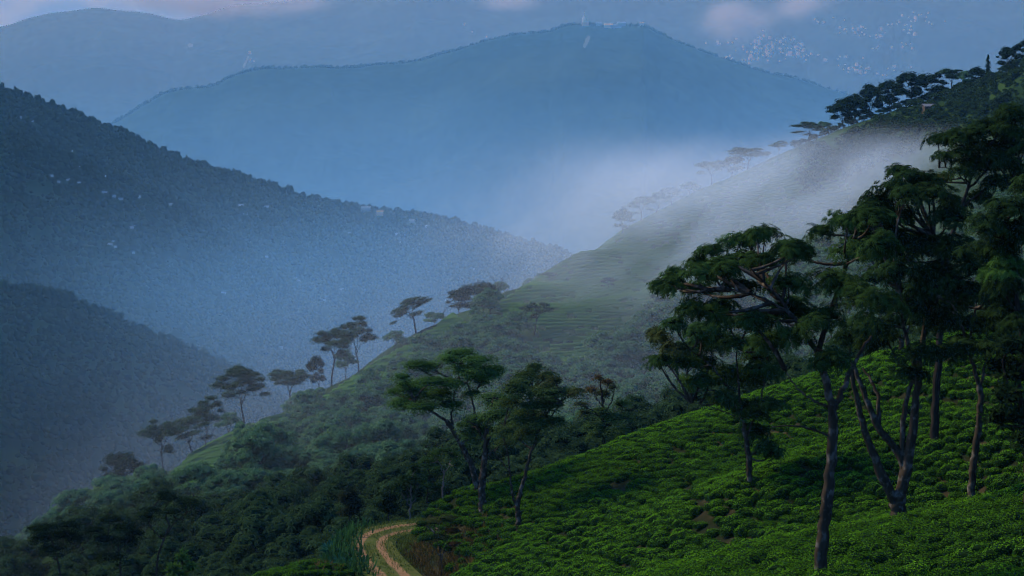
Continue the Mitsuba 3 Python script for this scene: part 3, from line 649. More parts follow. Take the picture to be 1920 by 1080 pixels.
KINDS = {}
for nm, style, cnt, H, W, kit, size, dens, pal in [('umbrella', 'umbrella', 5, 12, 13, MEDIUM, 0.62, 1.0, ((0.022, 0.046, 0.020), (0.055, 0.10, 0.034))), ('dense', 'dense', 4, 11, 9.5, COARSE, 0.6, 1.3, ((0.012, 0.026, 0.012), (0.028, 0.054, 0.018))),
                                                   ('thicket', 'scrub', 4, 6, 8, COARSE, 0.5, 0.8, ((0.024, 0.050, 0.020), (0.066, 0.110, 0.038))),
                                                   ('scrub', 'scrub', 5, 6, 8, COARSE, 0.55, 0.75, ((0.060, 0.135, 0.065), (0.14, 0.24, 0.09)))]:
    KINDS[nm] = []
    for i in range(cnt):
        g, lv = kind_tree(500 + 13 * i + len(nm), H, W, style, kit, size, dens, pal)
        KINDS[nm].append((g.ply('dark_bark', smooth=True), lv.ply('leaf'), H, W))


def bare_tree(seed, H, spread):
    rng = np.random.default_rng(seed); g = Geo()

    def grow(p, d, L, r, k):
        e = p + d * L
        g.tube([p, (p + e) / 2 + rng.normal(0, 0.06 * L, 3), e], r, r * 0.55, n=5, sides=5)
        if k == 0: return
        for _ in range(rng.integers(2, 4)):
            nd = d + rng.normal(0, spread, 3); nd[2] = abs(nd[2]) * 0.8 + 0.1; nd /= np.linalg.norm(nd)
            grow(e, nd, L * rng.uniform(0.55, 0.8), r * 0.55, k - 1)
    grow(np.array([0, 0, -0.2]), np.array([0.05, 0, 1.0]), H * 0.38, H * 0.018 + .03, 4)
    return g


def column_tree(seed, H, W, pal):
    rng = np.random.default_rng(seed); g, lv = Geo(), Geo()
    g.tube([[0, 0, -.2], [0, 0, H * 0.5], [0, 0, H * 0.96]], 0.16, 0.03, n=5, sides=6)
    for k in range(16):
        u = (k + 0.5) / 16
        w = W / 2 * math.sin(math.pi * min(1, 0.14 + 0.86 * u)) ** 0.7 * (1 - 0.35 * u)
        pad(lv, [rng.normal(0, 0.1), rng.normal(0, .1), H * (0.08 + 0.9 * u)], [w, w, H * 0.05], 26, rng, COARSE, 0.42, pal)
    return g, lv


g, lv = column_tree(7, 9, 3.0, DEEP)
KINDS['column'] = [(g.ply('dark_bark'), lv.ply('leaf'), 9, 3.0)]
BARE = [(bare_tree(70 + i, 9, s).ply('dark_bark' if i != 1 else 'pale_bark', smooth=True), 9) for i, s in enumerate((0.45, 0.5, 0.6))]
srng = np.random.default_rng(77)
SKX = np.array(sorted((a[0], a[2]) for a in SKY_MID))


def stand(name, kind, i, p, H, W, rot, label, group=None, cat='tree', lean=0.0):
    tr, cr, h0, w0 = KINDS[kind][i % len(KINDS[kind])]
    to = T().translate(np.asarray(p, float).tolist()).rotate([0, 1, 0], lean).rotate([0, 0, 1], rot).scale([W / w0, W / w0, H / h0])
    key = numbered(name)
    put(key, tr, cr, label, cat, group, to=to)
    return key


def crest_point(px):
    d = float(np.interp(px, SKX[:, 0], SKX[:, 1]))
    x = (px - CX) / F * d
    return np.array([x, d, ground(x, d)]), d


# ------------------------------------------------------------------ trees one can tell apart along the tea ridge
G_MIST = 'pale trees half lost in the mist on the ridge'
ridge_trees = [  # px of the foot, height px, width px, kind, variant, label, group, lean
    (318, 118, 78, 'umbrella', 0, 'tall thin tree with small flat crown, lowest on the tea ridge skyline', None, 0), (372, 78, 100, 'umbrella', 1, 'low forked tree leaning left on the ridge, beside the thin flat-crowned one', None, -14), (394, 104, 66, 'umbrella', 2, 'slim tree with a narrow crown left of the broad heavy-trunked ridge tree', None, 0),
    (468, 122, 104, 'umbrella', 3, 'broad heavy-trunked flat-topped tree standing on the lower tea ridge', None, 0), (436, 50, 50, 'scrub', 0, 'small bushy tree behind the broad heavy-trunked ridge tree', None, 0), (552, 82, 92, 'umbrella', 4, 'low wide flat-topped tree on the ridge, next above the heavy-trunked one', None, 0),
    (606, 62, 34, 'dense', 0, 'short tree with a thick stem under the left side of the tall ridge pair', None, -8), (626, 118, 88, 'umbrella', 0, 'tall tree with a deep flat crown, left half of the high pair on the ridge', None, 0), (676, 108, 70, 'umbrella', 2, 'tall slender tree, right half of the high pair on the ridge', None, 0), (652, 58, 46, 'scrub', 1, 'light green bush between the stems of the high ridge pair', None, 0),
    (782, 66, 86, 'umbrella', 3, 'umbrella tree with a crooked stem leaning left alone on the skyline', None, -24), (742, 36, 50, 'scrub', 2, 'dark low bush on the skyline left of the leaning umbrella tree', None, 0), (815, 30, 56, 'scrub', 3, 'low bush on the skyline right of the leaning umbrella tree', None, 0), (893, 62, 84, 'dense', 1, 'dense round-headed tree on the skyline beside the dead forked tree', None, 0), (862, 44, 46, 'dense', 2, 'smaller round tree hugging the left side of the dense round-headed one', None, 0),
    (1028, 19, 32, 'umbrella', 4, 'tiny faint umbrella tree on the bare skyline below the mist', None, 0),
    (1166, 46, 40, 'dense', 3, 'pale tree half lost in ridge mist, leftmost of five', G_MIST, 0), (1200, 52, 56, 'umbrella', 1, 'pale tree half lost in ridge mist, second from the left of five', G_MIST, 0), (1228, 44, 50, 'umbrella', 2, 'pale tree half lost in ridge mist, middle one of five', G_MIST, 0), (1258, 38, 50, 'umbrella', 3, 'pale tree half lost in ridge mist, fourth from the left of five', G_MIST, 0), (1290, 30, 40, 'scrub', 3, 'pale tree half lost in ridge mist, rightmost of five', G_MIST, 0),
    (1330, 52, 66, 'umbrella', 0, 'grey misty tree at the left end of the upper skyline row', None, 0), (1368, 40, 50, 'dense', 1, 'rounded misty tree on the upper skyline between two wider trees', None, 0), (1398, 46, 86, 'umbrella', 4, 'wide flat misty tree on the upper skyline just above the fog', None, 0), (1455, 28, 38, 'umbrella', 2, 'small lone umbrella tree on the open skyline above the fog', None, -5),
    (1512, 34, 60, 'umbrella', 1, 'dark spreading tree at the lower end of the upper ridge row', None, 0), (1542, 24, 34, 'scrub', 1, 'low bush between the spreading tree and the clump on the upper ridge', None, 0), (1576, 44, 56, 'dense', 3, 'dark tree at the left of the big clump on the upper ridge', None, 0), (1602, 42, 52, 'dense', 2, 'dark tree in the middle of the big clump on the upper ridge', None, 0), (1628, 50, 46, 'dense', 0, 'round-headed dark tree topping the right of the big clump on the upper ridge', None, 0),
    (1664, 50, 46, 'dense', 1, 'dark tree with ragged round crown standing apart on the upper ridge', None, 0), (1706, 52, 62, 'dense', 1, 'largest dense dark tree on the upper ridge, above the hut', None, 0), (1745, 36, 40, 'dense', 2, 'dark tree just right of the largest one on the upper ridge', None, 0), (1776, 42, 46, 'umbrella', 4, 'thin-crowned dark tree on the upper ridge left of the cypress', None, 0),
    (1800, 30, 40, 'scrub', 4, 'dark bush on the upper ridge left of the cypress', None, 0), (1822, 26, 34, 'dense', 3, 'low round tree at the left foot of the cypress', None, 0), (1843, 50, 15, 'column', 0, 'slim pointed cypress standing on the upper ridge skyline', None, 0), (1881, 36, 36, 'dense', 0, 'round dark tree right of the cypress near the top corner', None, 0), (1903, 36, 32, 'dense', 2, 'last round dark tree at the top right corner of the ridge', None, 0)]
for px, h, w, kind, i, lab, grp, lean in ridge_trees:
    p, d = crest_point(px)
    p = p + [0, -4 - 0.004 * d, 0]; p[2] = ground(p[0], p[1])
    if px > 1480 and kind != 'column': h, w = h * 1.2, w * 1.15
    stand('ridge_tree', kind, i, p, h / F * d, w / F * d, float(srng.uniform(0, 360)), lab, grp, lean=lean)

for px, h, i, lab in [(934, 40, 0, 'dead forked tree with bare branches on the skyline right of the round-headed tree'), (832, 30, 2, 'bare dead stump with broken sticks on the skyline')]:
    p, d = crest_point(px); p[1] -= 3; p[2] = ground(p[0], p[1])
    k = numbered('dead_tree')
    scene[k] = {**BARE[i][0], 'to_world': T().translate(p.tolist()).rotate([0, 0, 1], 40.0 * i).scale(float(h / F * d / 6.5))}
    tag(k, lab, 'dead tree')

# trees standing on the face of the ridge and in the ravine
for px, py, h, w, kind, i, lab in [(235, 925, 78, 82, 'dense', 1, 'broad bushy tree at the lowest visible end of the tea ridge'), (1002, 628, 66, 62, 'umbrella', 0, 'grey-green flat tree standing alone on the misty tea face'), (1240, 590, 44, 40, 'umbrella', 2, 'faint thin tree on the misty tea face under the fog'), (1140, 545, 26, 34, 'umbrella', 1, 'small dim tree on the tea face below the mist'),
                                   (1195, 790, 76, 66, 'umbrella', 3, 'dim flat-topped tree in the ravine right of the rusty-topped tree'), (1240, 800, 58, 60, 'umbrella', 4, 'dim spreading tree low in the ravine at the edge of the bright tea'), (1285, 770, 60, 60, 'umbrella', 0, 'dark ravine tree behind the light leafy shade tree'), (1090, 850, 60, 40, 'umbrella', 2, 'slender tree in the ravine just left of the rusty-topped tree'),
                                   (130, 970, 40, 90, 'scrub', 1, 'dim spreading bush at the lowest left foot of the ridge'), (575, 840, 62, 110, 'umbrella', 1, 'wide dim flat-topped tree on the ridge face below the low wide skyline tree'), (845, 925, 74, 32, 'column', 0, 'dark narrow conifer behind the slim pale-stemmed tree'), (690, 800, 60, 80, 'umbrella', 3, 'dim flat-topped tree on the ridge face below the high pair'),
                                   (1010, 840, 70, 76, 'umbrella', 2, 'dim tree in the ravine behind the two-stemmed shade tree'), (640, 885, 74, 100, 'umbrella', 4, 'wide low crown in the ravine above the road bend'), (450, 935, 52, 100, 'scrub', 2, 'dim flat bush on the lower ridge face above the dark lower-left clump')]:
    p = MID.hit(px, py, 170, 700)
    if p is None: print('no ground at', px, py); continue
    stand('slope_tree', kind, i, p, h / F * p[1], w / F * p[1], float(srng.uniform(0, 360)), lab)
for px, py, h, i, lab in [(643, 905, 62, 1, 'pale leafless tree in the ravine above the road'), (1222, 700, 40, 1, 'pale leafless tree in the blue gully below the tea face'), (985, 800, 50, 1, 'thin leafless tree among the dim ravine trees')]:
    p = MID.hit(px, py, 170, 700)
    if p is None: continue
    k = numbered('leafless_tree')
    scene[k] = {**BARE[i][0], 'to_world': T().translate(p.tolist()).rotate([0, 0, 1], float(srng.uniform(0, 360))).scale(float(h / F * p[1] / 6.8))}
    tag(k, lab, 'tree')

# ------------------------------------------------------------------ which part of the far side carries tea and which scrub
from shapely import Polygon, contains_xy, union_all
TEA = union_all([Polygon(q).buffer(0) for q in ([(925, 575), (1080, 478), (1300, 365), (1480, 292), (1560, 300), (1600, 360), (1560, 430), (1500, 490), (1300, 570), (1200, 590), (1130, 600), (1060, 628), (1000, 668), (975, 655), (1010, 630), (950, 610)],
                                               [(985, 685), (1060, 630), (1130, 598), (1180, 605), (1140, 650), (1110, 690), (1050, 702)], [(590, 760), (700, 685), (780, 640), (850, 590), (890, 618), (810, 665), (730, 720), (650, 765)],
                                               [(290, 925), (370, 845), (440, 812), (530, 780), (560, 800), (500, 845), (440, 885), (370, 925), (300, 960)])])
mrng = np.random.default_rng(5)


def seen_mid(n_side, step):
    xs, ys = np.arange(-300, 320, step), np.arange(165, 760, step)
    X, Y = np.meshgrid(xs, ys)
    X = X + mrng.uniform(-.45, .45, X.shape) * step; Y = Y + mrng.uniform(-.45, .45, X.shape) * step
    Z = MID(X, Y)
    px, py = proj(X, Y, Z)
    ok = (px > -60) & (px < 1960) & (py < 1180)
    zn = np.where(NEAR.inside(X, Y), NEAR(X, Y), -1e9)
    return X[ok & (zn < Z)], Y[ok & (zn < Z)], Z[ok & (zn < Z)], px[ok & (zn < Z)], py[ok & (zn < Z)]


def visible_mid(X, Y, Z, lift=3.0):
    """Not behind the ridge's own crest: sampled along the sight line."""
    vis = np.ones(len(X), bool)
    for u in np.linspace(0.35, 0.97, 40):
        x, y, z = X * u, Y * u, (Z + lift) * u
        h = np.where(MID.inside(x, y), MID(x, y), -1e9); h2 = np.where(NEAR.inside(x, y), NEAR(x, y), -1e9)
        vis &= np.maximum(h, h2) < z + 0.5
    return vis


# tea rows across the ravine: low rounded bushes in contour rows, too small to tell apart
def dome(seed):
    r = np.random.default_rng(seed)
    a = np.arange(6) * np.pi / 3
    v = [[math.cos(t) * 0.5, math.sin(t) * 0.5, -0.15] for t in a] + [[math.cos(t + .3) * 0.36, math.sin(t + .3) * 0.36, 0.36] for t in a] + [[0, 0, 0.44]]
    f = []
    for k in range(6):
        m = (k + 1) % 6
        f += [[k, m, 6 + k], [m, 6 + m, 6 + k], [6 + k, 6 + m, 12]]
    return np.array(v), np.array(f)


DOME = dome(1)
xs, ys = np.arange(-260, 300, 0.9), np.arange(230, 730, 2.9)
X, Y = np.meshgrid(xs, ys)
Y = Y + 12 * fb(X, Y, 60, 71) + 1.7 * fb(X, Y, 5, 74)
Z = MID(X, Y); px, py = proj(X, Y, Z)
ok = contains_xy(TEA, px, py) & (fb(X, Y, 26, 72) < 0.17) & (fb(X, Y, 2.4, 75) < 0.13)
ok &= visible_mid(X.ravel(), Y.ravel(), Z.ravel(), 1.0).reshape(X.shape)
hgt = 1.05 + 0.7 * fb(X, Y, 2.0, 76, 3)
prof = [(-0.95, -0.2), (-0.72, 0.75), (0.0, 1.0), (0.72, 0.75), (0.95, -0.2)]
wv = 0.95 + 0.5 * fb(X, Y, 2.6, 77)
V = np.stack([np.stack([X, Y + a * wv, MID(X, Y + a * wv) + b * hgt], -1) for a, b in prof], 2)      # row, step, profile, xyz
tone = np.clip(0.5 + 1.3 * fb(X, Y, 35, 73), 0, 1)[..., None]
C = np.array((0.036, 0.090, 0.020)) * (1 - tone) + np.array((0.092, 0.205, 0.034)) * tone
seg = ok[:, :-1] & ok[:, 1:]
ri, si = np.nonzero(seg)
idx = np.arange(V.shape[0] * V.shape[1] * 5).reshape(V.shape[:3])
q = np.concatenate([np.stack([idx[ri, si, k], idx[ri, si + 1, k], idx[ri, si + 1, k + 1], idx[ri, si, k + 1]], 1) for k in range(4)])
used_v, inv = np.unique(q, return_inverse=True)
q = inv.reshape(q.shape)
vv = V.reshape(-1, 3)[used_v]; cc = np.repeat(C[:, :, None], 5, 2).reshape(-1, 3)[used_v]
print('far tea', len(q))
scene['distant_tea_rows'] = mikit.ply((vv, np.vstack([q[:, [0, 1, 2]], q[:, [0, 2, 3]]])), 'tea_leaf', smooth=True, color=cc)
tag('distant_tea_rows', 'rows of clipped tea bushes covering the misty ridge across the ravine', 'tea bushes', kind='stuff')

# scrub and small trees in the ravine and on the ridge's lower face
X, Y, Z, px, py = seen_mid(0, 5.0)
keep = ~contains_xy(TEA.buffer(5), px, py) | (fb(X, Y, 26, 72) > 0.19)
SKL = np.array(sorted((a[0], a[1]) for a in SKY_MID))
keep &= (py > np.interp(px, SKL[:, 0], SKL[:, 1]) + np.where(px < 900, 20, 4))
keep &= ~((px > 1430) & (px < 1830) & (py > np.interp(px, SKL[:, 0], SKL[:, 1]) + 62) & (py < 460))
keep &= visible_mid(X, Y, Z, 5.0)
X, Y, Z, px, py = (q[keep] for q in (X, Y, Z, px, py))
order = np.argsort(Y)
print('scrub', len(X))
for i, (tr, cr, h0, w0) in enumerate(KINDS['scrub']):
    scene[f'scrub_kind_{i}'] = {'type': 'shapegroup', 'crown': cr, 'trunk': tr}
for i, (tr, cr, h0, w0) in enumerate(KINDS['thicket']):
    scene[f'scrub_kind_{5 + i}'] = {'type': 'shapegroup', 'crown': cr, 'trunk': tr}
for n, j in enumerate(order):
    i = int(mrng.integers(0, 5))
    if Y[j] + 60 * fb(X[j], Y[j], 40, 79) < 238 or (px[j] > 1480 and Y[j] > 480): i = 5 + i % 4
    s = float(mrng.uniform(0.5, 1.25)); sz = s * float(mrng.uniform(0.75, 1.3))
    in_tea = contains_xy(TEA, px[j], py[j])
    if px[j] > 1480 and Y[j] > 480: s, sz = s * 0.5, sz * 0.45
    if in_tea: s, sz = s * 0.55, sz * 0.55
    to = T().translate([float(X[j]), float(Y[j]), float(Z[j])]).rotate([0, 0, 1], float(mrng.uniform(0, 360))).scale([s, s, sz])
    if n < 300:
        key = numbered('ravine_tree')
        tag(key, 'low spreading tree in the dim thicket between the road and the tea ridge', 'tree', 'low trees of the thicket in the ravine')
    else: key = f'scrub__{n:04d}'
    scene[key] = {'type': 'instance', 'kind': {'type': 'ref', 'id': f'scrub_kind_{i}'}, 'to_world': to}
n = len(order)
for px in np.arange(1480, 1930, 5):
    p, d = crest_point(px + float(mrng.uniform(-4, 4)))
    y = d - float(mrng.uniform(1, 14)); z = ground(p[0], y); s = float(mrng.uniform(0.3, 0.6)); n += 1
    scene[f'scrub__{n:04d}'] = {'type': 'instance', 'kind': {'type': 'ref', 'id': f'scrub_kind_{5 + int(mrng.integers(0, 4))}'}, 'to_world': T().translate([float(p[0]), y, z]).rotate([0, 0, 1], float(mrng.uniform(0, 360))).scale(s)}
for _ in range(420):
    px = float(mrng.uniform(1500, 1930)); py = float(np.interp(px, SKL[:, 0], SKL[:, 1])) + float(mrng.uniform(6, 95)); p = MID.hit(px, py, 480, 720)
    if p is None: continue
    s = float(mrng.uniform(0.3, 0.62)); n += 1
    scene[f'scrub__{n:04d}'] = {'type': 'instance', 'kind': {'type': 'ref', 'id': f'scrub_kind_{5 + int(mrng.integers(0, 4))}'}, 'to_world': T().translate(p.tolist()).rotate([0, 0, 1], float(mrng.uniform(0, 360))).scale(s)}
tag('scrub', 'dense blue-green scrub and small trees covering the face of the ridge', 'scrub', kind='stuff')

# ------------------------------------------------------------------ tea bushes on the near slope
def tea_bush(seed, flush):
    r = np.random.default_rng(seed); g = Geo()
    s = trimesh.creation.icosphere(2, 1.0)
    v = np.array(s.vertices)
    v = v * (0.86 + 0.4 * (meshkit.fbm(v * 2.2 + seed * 5, 3, seed) - 0.5)[:, None])
    v[:, 2] = np.where(v[:, 2] > 0, np.tanh(v[:, 2] * 1.5) * 0.6, v[:, 2] * 0.3)
    v = v * [0.76, 0.5, 0.70] + [0, 0, 0.12]
    keep = np.all(v[np.array(s.faces)][:, :, 2] > -0.12, axis=1)
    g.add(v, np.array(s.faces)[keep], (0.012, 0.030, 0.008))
    up = v[v[:, 2] > 0.02]
    n = 700
    k = r.integers(0, len(up), n)
    p = up[k] * r.uniform(0.92, 1.05, (n, 1)) + r.normal(0, 0.045, (n, 3))
    ax = p * [0.9, 0.9, 1.0] + [0, 0, 0.35] + r.normal(0, 0.3, (n, 3))
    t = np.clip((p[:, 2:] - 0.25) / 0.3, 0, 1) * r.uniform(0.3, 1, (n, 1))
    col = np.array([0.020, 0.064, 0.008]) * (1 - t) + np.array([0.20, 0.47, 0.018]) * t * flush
    lv = (np.array([[-0.5, 0, 0], [0.05, 0.24, 0.05], [0.55, 0, -0.05], [0.05, -0.24, 0.05]]), np.array([[0, 1, 2], [0, 2, 3]]))
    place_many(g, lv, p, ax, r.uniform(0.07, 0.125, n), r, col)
    return g


NB = 6
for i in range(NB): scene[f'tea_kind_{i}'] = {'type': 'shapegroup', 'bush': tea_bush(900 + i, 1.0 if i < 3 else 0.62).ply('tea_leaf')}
trng = np.random.default_rng(8)
ax_r = np.array([0.88, 0.47]); ax_r /= np.linalg.norm(ax_r); ax_s = np.array([-ax_r[1], ax_r[0]])
U, V = np.meshgrid(np.arange(-160, 200, 0.72), np.arange(-160, 220, 1.12))
U = U + trng.uniform(-.3, .3, U.shape) + (np.arange(U.shape[0]) % 2)[:, None] * 0.36
X, Y = U * ax_r[0] + V * ax_s[0], U * ax_r[1] + V * ax_s[1]
wob = 2.4 * fb(X, Y, 16, 81, 3)
X, Y = X + ax_s[0] * wob + trng.normal(0, .09, X.shape), Y + ax_s[1] * wob + trng.normal(0, .09, X.shape)
ok = (X > -60) & (X < 96) & (Y > 38) & (Y < 200)
X, Y = X[ok], Y[ok]
Z = NEAR(X, Y); px, py = proj(X, Y, Z)
ok = (px > -40) & (px < 1965) & (py < 1130) & (py > 400)
ok &= road_dist(X, Y) > 3.9
ok &= ~((px < 640) & (py < 1050)) & ~((px < 420)) & ~((px < 780) & (py < 1015))
ok &= (trng.random(len(X)) > 0.03) & (fb(X, Y, 4.5, 83, 3) < 0.29)
for c in [(1070, 1003, 1.0), (1162, 912, 1.0), (1180, 915, .9), (1310, 948, .5), (1045, 1008, .9), (1330, 985, .45), (1400, 1045, .8)]:
    q = NEAR.hit(c[0], c[1], 45, 190)
    if q is not None: ok &= np.hypot(X - q[0], Y - q[1]) > c[2]
FOOT = [NEAR.hit(a, b, 45, 190) for a, b in [(1290, 900), (1305, 940), (1335, 985), (1380, 1030), (1450, 1075)]]
FOOT = np.array([q for q in FOOT if q is not None])
if len(FOOT) > 1:
    fp = np.vstack([np.linspace(a, b, 25) for a, b in zip(FOOT[:-1], FOOT[1:])])
    for q in fp: ok &= np.hypot(X - q[0], Y - q[1]) > 0.34
X, Y, Z, px, py = (q[ok] for q in (X, Y, Z, px, py))
vis = np.ones(len(X), bool)
for u in np.linspace(0.5, 0.985, 50): vis &= NEAR(X * u, Y * u) < (Z + 1.0) * u + 0.35
X, Y, Z, px, py = (q[vis] for q in (X, Y, Z, px, py))
inframe = (px > 5) & (px < 1915) & (py < 1075)
rank = np.argsort(np.where(inframe, Y, Y + 500))
print('tea bushes', len(X))
rowdeg = math.degrees(math.atan2(ax_r[1], ax_r[0]))
for n, j in enumerate(rank):
    s = float(trng.uniform(0.72, 1.06))
    to = T().translate([float(X[j]), float(Y[j]), float(Z[j])]).rotate([0, 0, 1], rowdeg + float(trng.normal(0, 14)) + 180.0 * int(trng.integers(0, 2))).scale([s, s * float(trng.uniform(0.9, 1.15)), s * float(trng.uniform(0.8, 1.15))])
    if n < 300:
        key = numbered('tea_bush')
        tag(key, 'clipped tea bush among the nearest ones at the bottom of the slope', 'tea bush', 'tea bushes nearest at the foot of the slope')
    else: key = f'tea_bushes__{n:04d}'
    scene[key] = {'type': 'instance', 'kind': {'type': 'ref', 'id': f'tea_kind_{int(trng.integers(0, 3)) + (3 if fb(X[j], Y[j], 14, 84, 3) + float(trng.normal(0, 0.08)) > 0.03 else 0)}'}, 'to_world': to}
tag('tea_bushes', 'bright green clipped tea bushes covering the near slope in bumpy rows', 'tea bushes', kind='stuff')

# ------------------------------------------------------------------ the dirt road and its verges
tan = np.gradient(ROADC, axis=0)[:, :2]; tan /= np.linalg.norm(tan, axis=1, keepdims=True)
nrm = np.stack([-tan[:, 1], tan[:, 0]], 1)
wd = np.linspace(-1, 1, 21)
RX, RY = ROADC[:, 0][:, None] + nrm[:, 0][:, None] * wd * 2.15, ROADC[:, 1][:, None] + nrm[:, 1][:, None] * wd * 2.15
rut = np.exp(-((np.abs(wd) - 0.42) / 0.14) ** 2)
RZ = NEAR(RX, RY) + 0.11 - 0.03 * rut + 0.03 * fb(RX, RY, 0.8, 91, 3)
v, f = grid_mesh(RX, RY, RZ)
run = np.repeat(np.linspace(0, 1, len(ROADC))[:, None], 21, 1)
scene['road_dirt'] = {'type': 'twosided', 'bsdf': {'type': 'diffuse', 'reflectance': proc(lambda p, n, uv: mix(
    mix((0.055, 0.085, 0.018), (0.13, 0.12, 0.04), fbm(p.x * 1.7, p.y * 1.7, 0, 4)), mix((0.22, 0.115, 0.055), (0.34, 0.20, 0.105), fbm(p.x * 2.5, p.y * 2.5, 3, 4)),
    smoothstep(0.26, 0.66, 1.05 - dr.abs(dr.abs(uv.x * 2 - 1) - 0.42) * 3.6 + 0.55 * (fbm(p.x * 1.3, p.y * 1.3, 7, 4) - 0.5))))}}
scene['dirt_road'] = mikit.ply((v, f), 'road_dirt', smooth=True, uv=np.stack([np.repeat((wd * .5 + .5)[None], len(ROADC), 0).ravel(), run.ravel()], 1))
tag('dirt_road', kind='structure')

blade = (np.array([[-0.06, 0, 0], [0.06, 0, 0], [0.10, 0.12, 0.6], [-0.02, 0.30, 1.0]]), np.array([[0, 1, 2], [0, 2, 3]]))


def grass(key, pos, size, pal, rng, label, up=1.0, spread=0.35):
    g = Geo(); n = len(pos)
    ax = np.tile([0, 0, up], (n, 1)) + rng.normal(0, spread, (n, 3))
    place_many(g, blade, pos, ax, size, rng, tint(rng, n, pal))
    scene[key] = g.ply('leaf')
    tag(key, label, 'grass', kind='stuff')


grng = np.random.default_rng(17)
k = grng.integers(0, len(ROADC), 16000); off = grng.uniform(-1, 1, 16000); off = np.sign(off) * (0.9 + 4.3 * np.abs(off))
mid = grng.random(16000) < 0.10; off = np.where(mid, grng.uniform(-0.45, 0.45, 16000), off)
x, y = ROADC[k, 0] + nrm[k, 0] * off, ROADC[k, 1] + nrm[k, 1] * off
x, y = x + grng.normal(0, .2, 16000), y + grng.normal(0, .2, 16000)
ok = fb(x, y, 2.2, 93, 3) > -0.10
grass('verge_grass', np.stack([x, y, NEAR(x, y) - 0.02], 1)[ok], grng.uniform(0.14, 0.42, ok.sum()), ((0.05, 0.085, 0.015), (0.14, 0.17, 0.04)), grng, 'short yellowish green grass on the verges of the dirt road')
EDGE = np.array([pt(q, r, s) for q, r, s in [(655, 1075, 127), (640, 1045, 133), (632, 1015, 140), (660, 990, 146), (700, 982, 150), (760, 975, 152), (850, 972, 155), (920, 970, 160)]])
ei = CubicSpline(np.arange(len(EDGE)), EDGE)(grng.uniform(0, len(EDGE) - 1, 2600)) + grng.normal(0, [0.9, 0.9, 0], (2600, 3))
ei[:, 2] = NEAR(ei[:, 0], ei[:, 1]) - 0.05
grass('tall_grass', ei, grng.uniform(0.5, 1.35, 2600), ((0.02, 0.06, 0.02), (0.05, 0.13, 0.035)), grng, 'tall green leafy stalks edging the outer side of the dirt road', spread=0.28)
for px, py, d, n, rad, pal, lab in [(622, 1012, 137, 110, 0.8, ((0.02, 0.09, 0.055), (0.05, 0.16, 0.10)), 'upper of two bluish green clumps of long leaves at the road edge'), (642, 1036, 131, 110, 0.8, ((0.02, 0.085, 0.05), (0.045, 0.15, 0.09)), 'lower of two bluish green clumps of long leaves at the road edge'),
                                    (594, 1020, 138, 150, 1.1, ((0.05, 0.10, 0.02), (0.13, 0.18, 0.035)), 'yellowish green leafy bush left of the bluish clumps'), (612, 998, 142, 90, 0.8, ((0.045, 0.09, 0.02), (0.10, 0.15, 0.03)), 'small yellowish bush behind the bluish clumps')]:
    g = Geo(); c = pt(px, py, d); c[2] = ground(c[0], c[1])
    dirs = grng.normal(size=(n, 3)) * [1, 1, 0.8]; dirs[:, 2] = np.abs(dirs[:, 2]) + 0.2; dirs /= np.linalg.norm(dirs, axis=1, keepdims=True)
    place_many(g, (blade[0] * [1.5, 1, 1], blade[1]), c + dirs * [rad * .4, rad * .4, rad * .35], dirs, grng.uniform(0.6, 1.1, n) * rad, grng, tint(grng, n, pal))
    k_ = numbered('leafy_clump'); scene[k_] = g.ply('leaf'); tag(k_, lab, 'plant')
# dry reddish brush on the cut bank right of the road and on the mound left of it
n = 6000
bx = [pt(q, r, s) for q, r, s in ((790, 1010, 132), (830, 1040, 121), (850, 1020, 124), (810, 1030, 126), (870, 1010, 127), (880, 1040, 120), (850, 1050, 119), (600, 1050, 124), (625, 1060, 124))]
b = np.array(bx)[grng.integers(0, len(bx), n)] + grng.normal(0, [1.0, 1.6, 0], (n, 3)); b[:, 2] = NEAR(b[:, 0], b[:, 1]) - 0.05
b = b[road_dist(b[:, 0], b[:, 1]) > 2.4]
grass('dry_brush', b, grng.uniform(0.3, 0.8, len(b)), ((0.05, 0.04, 0.015), (0.15, 0.10, 0.035)), grng, 'dry brownish brush on the cut banks beside the dirt road', spread=0.4)

# ------------------------------------------------------------------ forest on the far slopes
def forest(key, grid, n, size, rng, label, lo=0.0, hi=0.85, sub=0, pal=((0.007, 0.016, 0.010), (0.018, 0.032, 0.015)), squash=(0.6, 1.2), rows=None):
    GX, GY, GZ = grid
    ns_, nt_ = GX.shape
    nf = nt_ - (nt_ - 1) // 4 if rows is None else rows
    i = rng.uniform(0, ns_ - 1.01, n); t0 = nt_ * 0.2
    j = t0 + (nt_ - 1.01 - t0) * (lo + (hi - lo) * rng.random(n))
    at = lambda A: map_coordinates(A, [i, j], order=1)
    P = np.stack([at(GX), at(GY), at(GZ)], 1)
    px, py = proj(*P.T)
    ok = (px > -40) & (px < 1960) & (py < 1090) & (fb(P[:, 0], P[:, 1], 90 * size / 6, 5) > -0.2)
    P = P[ok]; n = len(P)
    ico = trimesh.creation.icosphere(sub, 1.0); v0, f0 = np.array(ico.vertices), np.array(ico.faces)
    r = np.clip(np.exp(rng.normal(-0.12, 0.45, n)), 0.4, 1.55) * size
    v = v0[None] * rng.uniform(0.62, 1.25, (n, len(v0), 1)) * r[:, None, None]
    v[:, :, 2] *= rng.uniform(*squash, n)[:, None]
    v = v + P[:, None] + (np.array([0, 0, 0.55]) * r[:, None])[:, None]
    f = f0[None] + (np.arange(n) * len(v0))[:, None, None]
    scene[key] = mikit.ply((v.reshape(-1, 3), f.reshape(-1, 3)), 'leaf', smooth=True, color=np.repeat(tint(rng, n, pal), len(v0), axis=0))
    tag(key, label, 'forest', kind='stuff')
    return P


